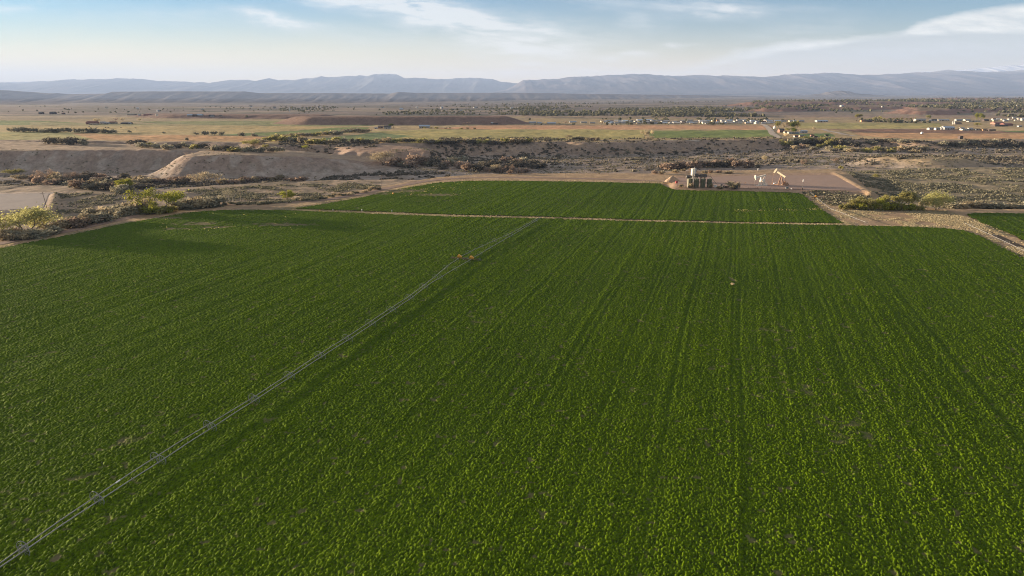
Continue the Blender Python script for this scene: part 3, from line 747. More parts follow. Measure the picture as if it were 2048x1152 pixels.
def rlobes(seed, k, w, h, low=.3):
    rng = np.random.default_rng(seed); L = []
    for i in range(k):
        a = rng.random() * 6.28; r = w * .33 * math.sqrt(rng.random()); s = .55 + .5 * rng.random()
        L.append((math.cos(a) * r, math.sin(a) * r, h * (low + .32 * rng.random()), w * .26 * s, w * .26 * s, h * .38 * s))
    return L
# a few individuals of each kind; copies share their mesh
TREES = {}
def tree_kind(kind, leaf, count=2, **k):
    TREES[kind] = [(*tree_meshes(kind, 100 + 17 * i + len(TREES) * 3, leaf, **k), leaf) for i in range(count)]
    for tr, cr, lf in TREES[kind]:
        cr.materials.append(LEAF[lf])
tree_kind('cottonwood', 'lime', 2, spread=.85, n=1500, size=.36, clump=.13, stems=2, lean=.45, keep=.8)
tree_kind('round_willow', 'lime', 2, spread=.9, n=3600, size=.40, clump=.14, stems=4, lean=.7, fork=.3)
tree_kind('dome_tree', 'budding', 1, spread=.95, n=5200, size=.34, clump=.19, stems=5, lean=.8, fork=.27)
tree_kind('bare_tree', 'grey', 2, spread=.8, n=900, size=.26, clump=.12, stems=4, lean=.6, bark=BARKP)
tree_kind('olive_tree', 'olive', 2, spread=.85, n=3000, size=.40, clump=.15, stems=3, lean=.5)
tree_kind('poplar', 'olive', 2, spread=.35, n=2200, size=.38, clump=.12, stems=2, lean=.12)
tree_kind('green_tree', 'green', 2, spread=.6, n=1700, size=.42, clump=.15)
tree_kind('brown_tree', 'pink', 2, spread=.85, n=1500, size=.32, clump=.13, stems=3, lean=.5)
tree_kind('pale_tree', 'tan', 2, spread=.85, n=1900, size=.34, clump=.13, stems=3, lean=.55)
tree_kind('tan_tree', 'straw', 1, spread=.85, n=1700, size=.34, clump=.13, stems=3, lean=.5)
SHRUBS = {}
for k_, lf in (('tan', 'tan'), ('grey', 'grey'), ('pink', 'pink'), ('dark', 'dark'), ('olive', 'olive'), ('lime', 'lime'), ('sage', 'sage')):
    SHRUBS[k_] = []
    for i in range(4):
        me = shrub_mesh(k_ + '_shrub', 300 + i * 7 + len(SHRUBS) * 31, rlobes(i * 5 + len(SHRUBS), 6 + i, 3.4, 2.0), 430, .30)
        me.materials.append(LEAF[lf]); SHRUBS[k_].append(me)
def extent(me):
    co_ = np.empty(len(me.vertices) * 3); me.vertices.foreach_get('co', co_); co_ = co_.reshape(-1, 3)
    return np.percentile(co_[:, 0], 98) - np.percentile(co_[:, 0], 2), np.percentile(co_[:, 2], 99)
EXT = {}
def ext(me):
    if me.name not in EXT: EXT[me.name] = extent(me)
    return EXT[me.name]
def tree(kind, px, py, wpx, hpx, label, name=None, cat='tree', group=None, i=None):
    p, s = spot(px, py)
    tr, cr, lf = TREES[kind][rnd.randrange(len(TREES[kind])) if i is None else i % len(TREES[kind])]
    ew, eh = ext(cr); kz = hpx * s * 1.03 / eh; kx = wpx * s / ew
    e = empty(name or kind, (p.x, p.y, p.z - .1), rnd.random() * 6.28, label, cat, group, (kx, kx, kz))
    link('trunk', tr, None, e); link('crown', cr, None, e)
    return e
NAMES = {'tan': 'bare_shrub', 'grey': 'grey_shrub', 'pink': 'tamarisk_shrub', 'dark': 'dark_shrub', 'olive': 'olive_shrub', 'lime': 'budding_shrub', 'sage': 'sagebrush_shrub'}
COUNT = [0]
def shrub(kind, px, py, wpx, hpx, label, group=None, name=None):
    p, s = spot(px, py)
    me = SHRUBS[kind][rnd.randrange(4)]
    ew, eh = ext(me); kx = wpx * s / ew; kz = hpx * s / eh
    o = link(name or NAMES[kind], me, None, None, (p.x, p.y, p.z - .12), rnd.random() * 6.28, (kx, kx * (.8 + .4 * rnd.random()), kz))
    COUNT[0] += 1
    return tag(o, label, 'shrub', group)
def band(kinds, line, n, wr, hr, label, group, dy=2.0):
    """n separate shrubs along a surveyed line"""
    P = [Vector(q) for q in line]; L = [(P[i + 1] - P[i]).length for i in range(len(P) - 1)]; T = sum(L)
    for k in range(n):
        d = T * (k + .2 + .6 * rnd.random()) / n; i = 0
        while i < len(L) - 1 and d > L[i]: d -= L[i]; i += 1
        q = P[i] + (P[i + 1] - P[i]) * min(d / L[i], 1)
        w_ = rnd.uniform(*wr)
        shrub(rnd.choice(kinds), q.x, q.y + rnd.uniform(-dy, dy), w_, rnd.uniform(*hr), label, group)
# ------------------------------------------------------------------ trees one can tell apart
tree('dome_tree', 47, 468, 96, 48, 'wide spreading cottonwood with yellow-green crown beside the dirt road at the frame edge', 'spreading_cottonwood')
tree('cottonwood', 303, 427, 52, 50, 'tall forked cottonwood with sparse lime leaves by the dirt road', 'forked_cottonwood', i=0)
tree('cottonwood', 332, 426, 38, 42, 'leaning yellow-green cottonwood sharing its base with the tall forked one', 'forked_cottonwood', i=1)
tree('bare_tree', 464, 407, 46, 30, 'nearly leafless vase-shaped tree beside the thin pole with yellow buds', 'vase_tree')
tree('round_willow', 574, 399, 31, 17, 'small round bright lime tree with a pole before it', 'lime_willow')
tree('bare_tree', 122, 455, 34, 28, 'pale leafless tree between the spreading cottonwood and brown bushes', 'bare_tree')
tree('pale_tree', 410, 371, 46, 25, 'pale sunlit tree at the foot of the brown mesa', 'pale_tree')
tree('brown_tree', 84, 362, 46, 22, 'brown leafless tree mass below the mesa near the yellow bush', 'brown_tree', i=0)
tree('brown_tree', 154, 362, 36, 19, 'domed brown leafless tree below the mesa above the bush thicket', 'brown_tree', i=1)
tree('round_willow', 252, 381, 40, 22, 'light yellow-green willow in the thicket below the mesa', 'thicket_willow')
tree('olive_tree', 30, 352, 30, 13, 'small yellowish tree on the grey bank below the mesa', 'yellow_tree')
tree('pale_tree', 766, 330, 44, 25, 'big pale tan tree at the end of the brown mesa', 'pale_tree')
tree('pale_tree', 904, 329, 20, 14, 'tan domed tree in the wash behind the far pole', 'pale_tree')
tree('brown_tree', 828, 333, 14, 8, 'small rosy leafless tree alone below the second brown hill', 'brown_tree')
tree('brown_tree', 1020, 346, 24, 16, 'rosy tan tree standing closest to the field among the wash thicket', 'brown_tree')
tree('pale_tree', 992, 345, 22, 15, 'dull pink tree beside the rosy tan one in the wash', 'brown_tree')
tree('cottonwood', 616, 302, 11, 11, 'small lime tree alone on the slope under the bench', 'lime_tree')
tree('olive_tree', 505, 295, 28, 15, 'yellowish scrub tree at the corner of the orange field', 'scrub_tree')
tree('olive_tree', 531, 300, 10, 11, 'grey-green tree in the shaded gully beside the scrub tree', 'scrub_tree')
tree('green_tree', 786, 257, 9, 9, 'dark green round tree beside the dark-roofed farmhouse', 'farmyard_tree')
tree('tan_tree', 1289, 276, 18, 15, 'fluffy pale tree on the west side of the leaning pair by the green field', 'fluffy_tree')
tree('tan_tree', 1304, 272, 11, 11, 'fluffy round tree leaning away from its pale twin by the green field', 'fluffy_tree')
tree('tan_tree', 1299, 281, 18, 9, 'low fluffy pale tree under the leaning pair', 'fluffy_tree')
tree('pale_tree', 1137, 280, 11, 10, 'round pale yellow bush-like tree ending the hedge on the bench', 'pale_tree')
tree('tan_tree', 1529, 327, 17, 16, 'two-toned tan tree alone in the grey wash above the well pad', 'pale_tree')
tree('brown_tree', 1604, 333, 17, 15, 'round brownish pink tree alone in the wash right above the pump jacks', 'brown_tree')
tree('brown_tree', 1668, 326, 13, 10, 'small pinkish tree in the wash above the pad corner', 'brown_tree')
tree('olive_tree', 1681, 341, 12, 9, 'small yellow-green tree at the far corner of the gravel pad', 'olive_tree')
tree('olive_tree', 1751, 358, 16, 10, 'sparse yellowish tree in the sage flat beside the pad bank', 'olive_tree')
# the grove by the straw strip
tree('olive_tree', 1722, 418, 34, 22, 'yellow-green bushy tree at the low end of the grove', 'grove_tree')
tree('bare_tree', 1744, 419, 15, 23, 'white-barked leafless tree in the grove', 'white_tree')
tree('round_willow', 1759, 419, 22, 23, 'lime tree between the two white-barked trees of the grove', 'grove_tree')
tree('bare_tree', 1770, 419, 10, 25, 'narrow white-barked tree in the middle of the grove', 'white_tree')
tree('poplar', 1784, 420.5, 24, 30, 'upright yellow-green tree left of the tallest one in the grove', 'grove_tree')
tree('poplar', 1802, 420.5, 24, 36, 'tallest upright tree of the grove with lime leaves', 'grove_tree')
tree('olive_tree', 1816, 420.5, 28, 34, 'broad olive tree at the tall end of the grove', 'grove_tree')
tree('tan_tree', 1847, 420, 22, 18, 'low pale tree between the grove and the big round olive', 'pale_tree')
tree('dome_tree', 1873, 420, 52, 33, 'big round yellow-olive tree standing just past the grove', 'round_olive')
tree('pale_tree', 1943, 415, 26, 13, 'pale feathery tree at the end of the low bushes past the round olive', 'pale_tree')
tree('brown_tree', 1984, 414, 18, 10, 'dark purplish bushy tree by the right field corner', 'brown_tree')
# around the farmstead on the bench
for px, py, w_, h_, kd, lb in [(1559, 262, 13, 18, 'poplar', 'tall yellow-green poplar at the drive of the bench farmstead'), (1571, 260, 14, 16, 'pale_tree', 'grey leafless tree behind the farmstead house'),
        (1582, 262, 13, 19, 'green_tree', 'dark tree in the middle of the farmstead grove'), (1593, 262, 16, 19, 'olive_tree', 'broad olive tree over the long white trailer'),
        (1590, 268, 13, 12, 'green_tree', 'rounded green tree before the long white trailer'), (1574, 264, 8, 8, 'olive_tree', 'small yellowish tree beside the brick farmhouse'),
        (1572, 277, 17, 11, 'tan_tree', 'tan bush-like tree on the bench rim below the farmhouse'), (1627, 262, 10, 8, 'tan_tree', 'small tan tree past the pale block building')]:
    tree(kd, px, py, w_, h_, lb, 'farmstead_tree')
for px, py, w_, h_, kd, lb in [(1713, 242, 12, 13, 'poplar', 'tall yellowish tree beside the orange farm shed on the far bench'), (1750, 243, 9, 9, 'olive_tree', 'first olive tree of the pair right of the orange shed'),
        (1759, 243, 9, 10, 'olive_tree', 'second olive tree of the pair right of the orange shed'), (1858, 242, 8, 11, 'poplar', 'upright olive tree between the white sheds and dark barn'),
        (1958, 242, 15, 15, 'round_willow', 'big bright green tree before the far town'), (1954, 253, 15, 7, 'olive_tree', 'low olive tree behind the brown sheds'),
        (1091, 250, 8, 6, 'tan_tree', 'pale tree by the blue sheds at the mound toe'), (1120, 249, 7, 5, 'tan_tree', 'small tan tree in the near town row'), (1131, 249, 6, 7, 'brown_tree', 'brown tree in the near town row'),
        (1203, 250, 9, 8, 'pale_tree', 'round brown-grey tree in front of the long pale town row'), (195, 247, 13, 10, 'tan_tree', 'pinkish tree over the long dark barn'),
        (231, 243, 11, 7, 'brown_tree', 'leafless rosy tree behind the barnyard'), (246, 243, 9, 7, 'tan_tree', 'pale leafless tree at the end of the barnyard'),
        (279, 243, 7, 6, 'tan_tree', 'small pale tree on the dark slope right of the barnyard'), (927, 250, 8, 5, 'brown_tree', 'pinkish tree at the foot of the dark mound'),
        (937, 249, 8, 5, 'brown_tree', 'second pinkish tree at the foot of the dark mound'), (495, 235, 6, 4, 'green_tree', 'lone dark tree on the dark low scarp')]:
    tree(kd, px, py, w_, h_, lb, 'far_tree')
for k in range(22):
    px = 1768 + k * 2.95
    tree('brown_tree' if k % 3 else 'olive_tree', px, 241.2, 3.4, rnd.uniform(4.5, 6.5), 'slim tree in the planted row between the far sheds', 'windbreak_tree', group='windbreak row on the far bench')
for px in (363, 488): pass
# ------------------------------------------------------------------ shrubs, each its own object
band(['grey', 'tan'], [(14, 478), (56, 476), (110, 468)], 10, (24, 36), (12, 19), 'grey-green shrub at the foot of the spreading cottonwood', 'shrubs under the spreading cottonwood', 3)
band(['tan', 'pink'], [(4, 478), (34, 474)], 4, (18, 26), (14, 20), 'brown shrub at the frame edge below the spreading cottonwood', 'brown shrubs at the frame edge')
band(['tan', 'pink', 'grey'], [(100, 462), (160, 452), (210, 442)], 12, (24, 40), (14, 22), 'brown shrub along the road left of the long grey bush row', 'brown roadside shrubs')
band(['grey', 'tan', 'grey'], [(180, 440), (230, 432), (275, 424), (298, 418)], 20, (24, 40), (16, 24), 'bushy grey-tan shrub in the long row between road and lower pad', 'long grey bush row by the road')
band(['lime', 'olive'], [(282, 428), (312, 427), (346, 424)], 7, (18, 28), (9, 15), 'lime green low bush at the foot of the forked cottonwoods', 'lime bushes under the cottonwoods')
band(['grey', 'grey', 'tan'], [(352, 417), (395, 415), (440, 411)], 13, (26, 40), (14, 22), 'grey rounded shrub between the cottonwoods and the vase-shaped tree', 'grey shrubs by the vase tree')
band(['sage'], [(380, 416), (460, 408), (500, 410), (560, 404)], 14, (8, 16), (3.5, 6), 'low grey sagebrush on the verge of the dirt road', 'verge sagebrush', 2)
band(['sage', 'tan'], [(590, 402), (650, 396), (720, 386), (760, 378)], 18, (8, 15), (4, 7), 'low rusty-grey brush along the road above the far field', 'brush along the far road', 2)
band(['pink', 'tan', 'grey', 'dark'], [(100, 368), (150, 372), (200, 376), (240, 384), (290, 378)], 20, (22, 38), (10, 18), 'dense brown-grey shrub of the thicket in the lowland under the mesa', 'lowland thicket under the mesa', 6)
band(['pink', 'tan', 'dark'], [(40, 362), (110, 362), (200, 360), (290, 366), (380, 366)], 20, (18, 32), (9, 15), 'brown creek shrub at the foot of the mesa', 'creek shrubs along the mesa foot', 4)
band(['tan', 'pink'], [(436, 368), (480, 366), (530, 363), (600, 362)], 10, (16, 28), (7, 12), 'tan creek shrub right of the pale tree at the mesa foot', 'tan creek shrubs')
band(['dark', 'grey', 'pink'], [(780, 328), (830, 332), (900, 334), (980, 336), (1080, 330)], 26, (18, 34), (9, 16), 'dark leafless shrub of the wash thicket behind the far field', 'wash thicket', 8)
band(['pink'], [(965, 342), (1010, 346), (1060, 348)], 6, (12, 22), (8, 12), 'rosy tipped shrub beside the rosy tree in the wash', 'rosy wash shrubs')
band(['pink', 'dark', 'pink'], [(1330, 338), (1380, 336), (1430, 334), (1500, 334)], 22, (16, 26), (10, 16), 'rosy brown shrub of the long tamarisk row behind the oil tanks', 'tamarisk row behind the tanks', 2)
band(['pink', 'tan'], [(1300, 350), (1330, 346), (1360, 344), (1410, 346), (1470, 345)], 9, (8, 15), (5, 7), 'low rust-red shrub before the tamarisk row', 'low rust shrubs behind the tanks')
band(['dark', 'grey'], [(104, 288), (150, 289), (178, 290)], 6, (16, 26), (9, 15), 'dark shaded shrub rising from the gully behind the mesa', 'gully shrubs behind the mesa')
band(['dark', 'grey', 'olive'], [(260, 293), (330, 296), (420, 298), (500, 303), (560, 306)], 18, (16, 28), (7, 12), 'shaded grey-green shrub in the gulch behind the mesa top', 'gulch shrubs', 3)
band(['tan', 'olive', 'grey'], [(500, 288), (560, 284), (620, 287), (690, 285)], 15, (14, 24), (8, 12), 'tan bush on the bench rim below the green field', 'bench rim bushes', 3)
band(['grey', 'tan', 'olive'], [(545, 277), (600, 275), (650, 271), (700, 266), (738, 263)], 18, (14, 22), (6, 9), 'tan hedge bush of the diagonal hedge between the bench fields', 'diagonal hedge bushes', 2)
band(['tan', 'dark', 'olive'], [(700, 287), (780, 286), (860, 286), (960, 287), (1060, 286)], 26, (14, 26), (6, 10), 'tan topped brush along the bench rim beyond the second hill', 'bench rim brush', 2)
band(['grey', 'sage'], [(16, 263), (60, 264), (105, 265), (142, 264)], 13, (11, 17), (7, 10), 'grey-green bush of the hedge before the dark barn', 'hedge before the barn', .6)
band(['grey', 'sage'], [(148, 265), (185, 266), (217, 266), (229, 266)], 9, (11, 17), (6, 10), 'grey-green bush of the hedge below the pasture cattle', 'hedge below the cattle', .6)
for px, py, w_, h_, lb in [(259, 265.5, 7, 5, 'small round bush just right of the cattle hedge'), (328, 267, 6, 4, 'tiny bush alone on the yellow field edge'), (393, 269.5, 9, 5, 'first dark bush of the short row in the yellow field'), (407, 269.5, 10, 8, 'second dark bush of the short row in the yellow field'),
        (414, 269.5, 8, 7, 'third dark bush of the short row in the yellow field'), (428, 269.8, 12, 8, 'widest dark bush of the short row in the yellow field'), (443, 270.5, 10, 8, 'last dark bush of the short row by the green wedge'), (482, 272, 13, 7, 'grey bush inside the green wedge field'), (509, 273, 11, 7, 'paired grey bush inside the green wedge field'),
        (373, 281, 7, 6, 'sparse bush sticking up from the orange field edge'), (288, 295, 12, 8, 'pale grey bush in the shaded gulch')]:
    shrub('grey', px, py, w_, h_, lb)
band(['tan', 'dark', 'pink'], [(1146, 280), (1170, 280.5), (1196, 281)], 8, (9, 14), (5, 7), 'brown bush of the short hedge on the bench rim', 'short brown hedge on the bench', .6)
band(['tan', 'olive'], [(838, 257), (872, 257), (918, 258), (954, 258.5)], 8, (4, 7), (2.5, 3.5), 'small bush beside the pale greenhouse track', 'greenhouse bushes', .4)
band(['dark', 'olive', 'grey'], [(1566, 288), (1600, 286), (1640, 288), (1690, 290)], 14, (16, 26), (8, 12), 'dark green scrub on the slope below the farmstead', 'farmstead slope scrub', 4)
band(['tan', 'pink'], [(1583, 297), (1600, 297), (1614, 296)], 5, (10, 15), (7, 9), 'straw-coloured bush below the farmstead slope scrub', 'straw bushes under the farmstead')
band(['grey', 'tan', 'olive'], [(1626, 297), (1680, 301), (1740, 303), (1800, 302), (1860, 304)], 22, (11, 19), (6, 10), 'pale sunlit bush along the foot of the orange bluff', 'bluff foot bushes', 3)
band(['dark', 'dark', 'grey'], [(1880, 296), (1950, 292), (2000, 291), (2060, 292)], 12, (18, 30), (8, 12), 'dark shaded brush on the bench slope at the frame edge', 'shaded slope brush', 5)
band(['dark', 'grey'], [(1660, 291), (1780, 285), (1840, 287)], 8, (14, 24), (6, 9), 'dark brush on the upper face of the orange bluff', 'upper bluff brush', 3)
band(['grey', 'tan'], [(1893, 416), (1940, 416), (2000, 416), (2060, 417)], 14, (18, 28), (8, 13), 'grey low shrub along the road past the round olive tree', 'low shrubs past the round olive', 2)
band(['olive', 'lime', 'olive'], [(1706, 418), (1740, 419.5), (1790, 420.5), (1834, 420)], 14, (16, 26), (10, 17), 'yellow-green low bush filling the foot of the grove', 'bushes under the grove', .6)
band(['olive', 'tan'], [(1683, 421), (1698, 417)], 2, (12, 18), (9, 13), 'sparse yellowish shrub before the low end of the grove', 'shrubs before the grove')
for px, py, w_, h_, lb in [(1361, 375, 9, 7, 'pale small bush before the tank row, left of the tanks'), (1383, 375.5, 10, 9, 'pale bush in front of the sunlit end tank'), (1420, 376, 11, 9, 'pale bush in front of the last oil tank'), (1440, 377, 9, 5, 'low pale bush between the white cabinet and the big pale bush'),
        (1463, 377.5, 17, 14, 'big pale rounded bush right of the oil tanks'), (1476, 376, 9, 12, 'sparse upright bush beside the dark vent pole')]:
    shrub('tan', px, py, w_, h_, lb)
band(['pink', 'grey', 'dark'], [(1190, 300), (1250, 304), (1330, 306), (1420, 300)], 8, (6, 12), (3, 5), 'small dark bush scattered on the shaded wash slope', 'scattered wash slope bushes', 5)

# ------------------------------------------------------------------ ground cover nobody could count
def scatter(name, zones, leaf, per, size, label, seed, hk=.8, flat=.1):
    """zones: (outline in survey pixels, height of the ground there, how many)"""
    rng = np.random.default_rng(seed); XY = []
    for P, z, n in zones:
        Pw = PG(P, z); lo, hi = Pw.min(0), Pw.max(0); got = np.zeros((0, 2))
        dens = seed * 3
        while len(got) < n:
            q = lo + rng.random((n * 3, 2)) * (hi - lo); q = q[inside(Pw, q[:, 0], q[:, 1])]
            k_ = fbm(q[:, 0] / 11, q[:, 1] / 11, dens, 3); q = q[rng.random(len(q)) < sstep((k_ - .34) * 3.2)]
            got = np.vstack([got, q])
        XY.append(got[:n])
    XY = np.vstack(XY); Z = hfast(XY[:, 0], XY[:, 1])
    s = size * (.45 + 1.0 * rng.random(len(XY)) ** 1.6)
    c = np.repeat(np.column_stack([XY, Z - .03]), per, 0); ss = np.repeat(s, per)
    off = rng.normal(size=c.shape) * np.array([.36, .36, .3]); off[:, 2] = np.abs(off[:, 2]) * hk + .06
    V, F = cards(c + off * ss[:, None], ss * .62, rng, flat)
    me = np_mesh(name, V, F); o = link(name, me, LEAF[leaf]); tag(o, label, 'ground cover', None, 'stuff'); return o
scatter('sagebrush', [([(1690, 346), (1820, 340), (2200, 337), (2200, 412), (1765, 408)], -2, 9000), ([(1600, 384), (1745, 388), (1740, 404), (1660, 412)], 0, 900), ([(0, 359), (360, 358), (760, 362), (760, 369), (300, 378), (0, 376)], -14, 2200), ([(0, 315), (300, 322), (560, 325), (740, 340), (740, 352), (0, 350)], -6, 900),
    ([(780, 320), (1000, 312), (1300, 308), (1500, 312), (1660, 318), (1660, 338), (1340, 342), (1000, 346), (800, 345)], -12, 4200), ([(1000, 290), (1560, 284), (1560, 312), (1000, 318)], -8, 1600), ([(1560, 300), (2200, 300), (2200, 338), (1700, 336), (1560, 330)], -5, 4500), ([(370, 380), (480, 372), (760, 364), (760, 376), (640, 398), (400, 405)], -5, 3200),
    ([(110, 386), (300, 384), (300, 424), (150, 448), (110, 430)], -4.5, 1500), ([(0, 480), (150, 455), (300, 428), (470, 411), (640, 402), (640, 398), (470, 406), (300, 420), (150, 447), (0, 472)], 0, 1500)], 'sage', 7, 1.0, 'low grey-green sagebrush scattered over the wash and flats', 21)
scatter('dark_brush', [([(0, 361), (360, 360), (760, 364), (760, 369), (300, 376), (0, 374)], -15, 700), ([(560, 292), (700, 292), (760, 304), (700, 306), (560, 300)], -6, 420), ([(640, 350), (780, 340), (900, 346), (900, 356), (640, 362)], -13, 420), ([(880, 288), (1120, 288), (1120, 320), (860, 318)], -8, 1248), ([(1120, 290), (1560, 286), (1660, 330), (1120, 338)], -8, 1008),
    ([(1560, 282), (1700, 284), (1860, 290), (2200, 286), (2200, 304), (1560, 300)], -5, 1200), ([(1500, 318), (1700, 330), (2200, 330), (2200, 310), (1700, 308)], -6, 840)], 'dark', 12, 2.2, 'dark leafless brush scattered over the shaded wash slopes', 22, .7)
scatter('dry_grass', [([(560, 417.5), (700, 421.5), (900, 430), (1080, 434), (1300, 440.5), (1500, 445), (1690, 447.5), (1690, 451.5), (1500, 448.2), (1300, 444), (1080, 437.8), (900, 434), (700, 426), (560, 420.5)], 0, 10000), ([(1645, 418), (1700, 420), (1890, 420), (1950, 440), (2048, 478), (2180, 540), (2180, 580), (2048, 514), (1950, 466), (1890, 456), (1692, 450)], 0, 42000),
    ([(1600, 388), (1612, 387), (1660, 416), (1645, 420)], 0, 900), ([(0, 492), (150, 464), (300, 435), (400, 421), (560, 417), (640, 406), (760, 384), (880, 361), (880, 365), (720, 396), (640, 410), (575, 419), (450, 421), (300, 439), (150, 468), (0, 497)], 0, 17000), ([(880, 359), (1340, 362), (1340, 366), (1000, 361.5), (930, 362)], 0, 1500)],
    'straw', 6, .34, 'pale straw grass along the field edges and ditch banks', 23, .7, -.2)
scatter('field_weeds', [([(800, 373), (880, 366), (1000, 364), (950, 388), (800, 396)], 0, 500), ([(340, 428), (600, 424), (600, 462), (300, 464)], 0, 350), ([(1470, 420.5), (1640, 416.8), (1646, 420.6), (1470, 424.6)], 0, 420)], 'olive', 6, .55, 'thin yellowish weeds growing in the bare patches of the alfalfa', 24, .9)
def far_wood(name, zones, seed, leaf, label):
    rng = np.random.default_rng(seed); XY = []
    for (x0, x1, y0, y1), n, big in zones:
        px = rng.uniform(x0, x1, n * 4); py = rng.uniform(y0, y1, n * 4)
        q = np.array([G(a, b)[:2] for a, b in zip(px, py)])
        k_ = fbm(q[:, 0] / 260, q[:, 1] / 420, seed, 3); q = q[rng.random(len(q)) < sstep((k_ - .42) * 6)][:n]
        XY.append(np.column_stack([q, np.full(len(q), big)]))
    XY = np.vstack(XY); Z = hfast(XY[:, 0], XY[:, 1]); n = 16
    s = XY[:, 2] * (.5 + rng.random(len(XY)))
    c = np.repeat(np.column_stack([XY[:, :2], Z]), n, 0); ss = np.repeat(s, n)
    d = rng.normal(size=c.shape); d /= np.linalg.norm(d, axis=1)[:, None]
    d *= np.array([.62, .62, .5]); d[:, 2] += .55
    V, F = cards(c + d * ss[:, None], ss * .75, rng)
    me = np_mesh(name, V, F); o = link(name, me, LEAF[leaf]); return tag(o, label, 'woodland', None, 'stuff')
far_wood('distant_woodland', [((1300, 2150, 213, 234), 1300, 4.6), ((1500, 2200, 206, 216), 900, 5.5), ((1800, 2200, 204, 210), 700, 6), ((1040, 1500, 212, 232), 900, 4.4), ((560, 1100, 208, 230), 420, 3.6), ((0, 600, 210, 226), 90, 3), ((900, 2048, 197, 207), 380, 5), ((1040, 1600, 238, 250), 90, 3.4), ((1650, 2100, 236, 246), 90, 3.6)], 31, 'haze', 'dull green woodland scattered over the hazy plain below the mountains')
# ================================================================== wheel lines in the alfalfa
GALV = paint('galvanised_steel', (.24, .24, .235), .55, .12, 1.5, .15)
WHITEP = paint('white_paint', (.78, .77, .73), .5, .06)
ORANGE = paint('orange_paint', (.80, .36, .03), .45, .08, 2)
RUSTY = paint('rusty_steel', (.20, .10, .06), .75, .35, 4)
DARKST = paint('dark_steel', (.06, .055, .05), .6, .3, 3)
RUBBER = paint('black_rubber', (.03, .03, .03), .85, .2, 3)
def wheel_mesh(name, r=.95, n=28):
    mb = MB()
    for i in range(n):                                   # flat rim band with lugs
        a0, a1 = 2 * math.pi * i / n, 2 * math.pi * (i + 1) / n
        pts = []
        for a in (a0, a1):
            for rr, xx in ((r, -.06), (r, .06), (r - .025, .06), (r - .025, -.06)): pts.append((xx, math.cos(a) * rr, math.sin(a) * rr))
        mb.add(pts, [(j, (j + 1) % 4, 4 + (j + 1) % 4, 4 + j) for j in range(4)])
        am = (a0 + a1) / 2
        if i % 2: mb.box((0, math.cos(am) * (r + .02), math.sin(am) * (r + .02)), (.14, .05, .04), M=Matrix.Rotation(am, 3, 'X'))
    for i in range(8):
        a = 2 * math.pi * i / 8
        mb.tube((0, math.cos(a) * .07, math.sin(a) * .07), (0, math.cos(a) * (r - .02), math.sin(a) * (r - .02)), .017, .017, 5)
    mb.tube((-.12, 0, 0), (.12, 0, 0), .10, .10, 10)
    return mb.mesh(name, GALV)
WHEEL = wheel_mesh('wheel')
def drive_unit(parent, loc, rz, reach, white=False):
    u = link('drive_unit', None, None, parent, loc, rz)
    f = MB()
    for sy in (-1, 1):
        f.tube((-reach, sy * .42, -.35), (reach, sy * .42, -.35), .06, .06, 6); f.tube((0, sy * .42, .25), (-reach, sy * .42, -.35), .04, .04, 6); f.tube((0, sy * .42, .25), (reach, sy * .42, -.35), .04, .04, 6)
    for x in (-reach, -.5, .5, reach): f.tube((x, -.42, -.35), (x, .42, -.35), .05, .05, 6)
    f.box((0, 0, .0), (.9, .7, .3))
    g = f.mesh('frame', RUSTY); link('frame', g, None, u)
    h = MB(); prof = [(-.70, .05), (-.72, .55), (-.55, .86), (-.1, .92), (.35, .70), (.78, .28), (.80, .05)]
    h.prism(prof, -.48, .48); link('engine_cover', h.mesh('engine_cover', ORANGE), None, u)
    e = MB(); e.box((-.55, 0, .5), (.3, .7, .5)); e.tube((-.3, .2, .9), (-.3, .2, 1.15), .05, .05, 8); link('engine', e.mesh('engine', RUSTY), None, u)
    for x in (-reach, reach):
        for sy in (-1, 1): link('drive_wheel', WHEEL, None, u, (x, sy * .42, -.35 + .02), math.pi / 2, .62)
    return u
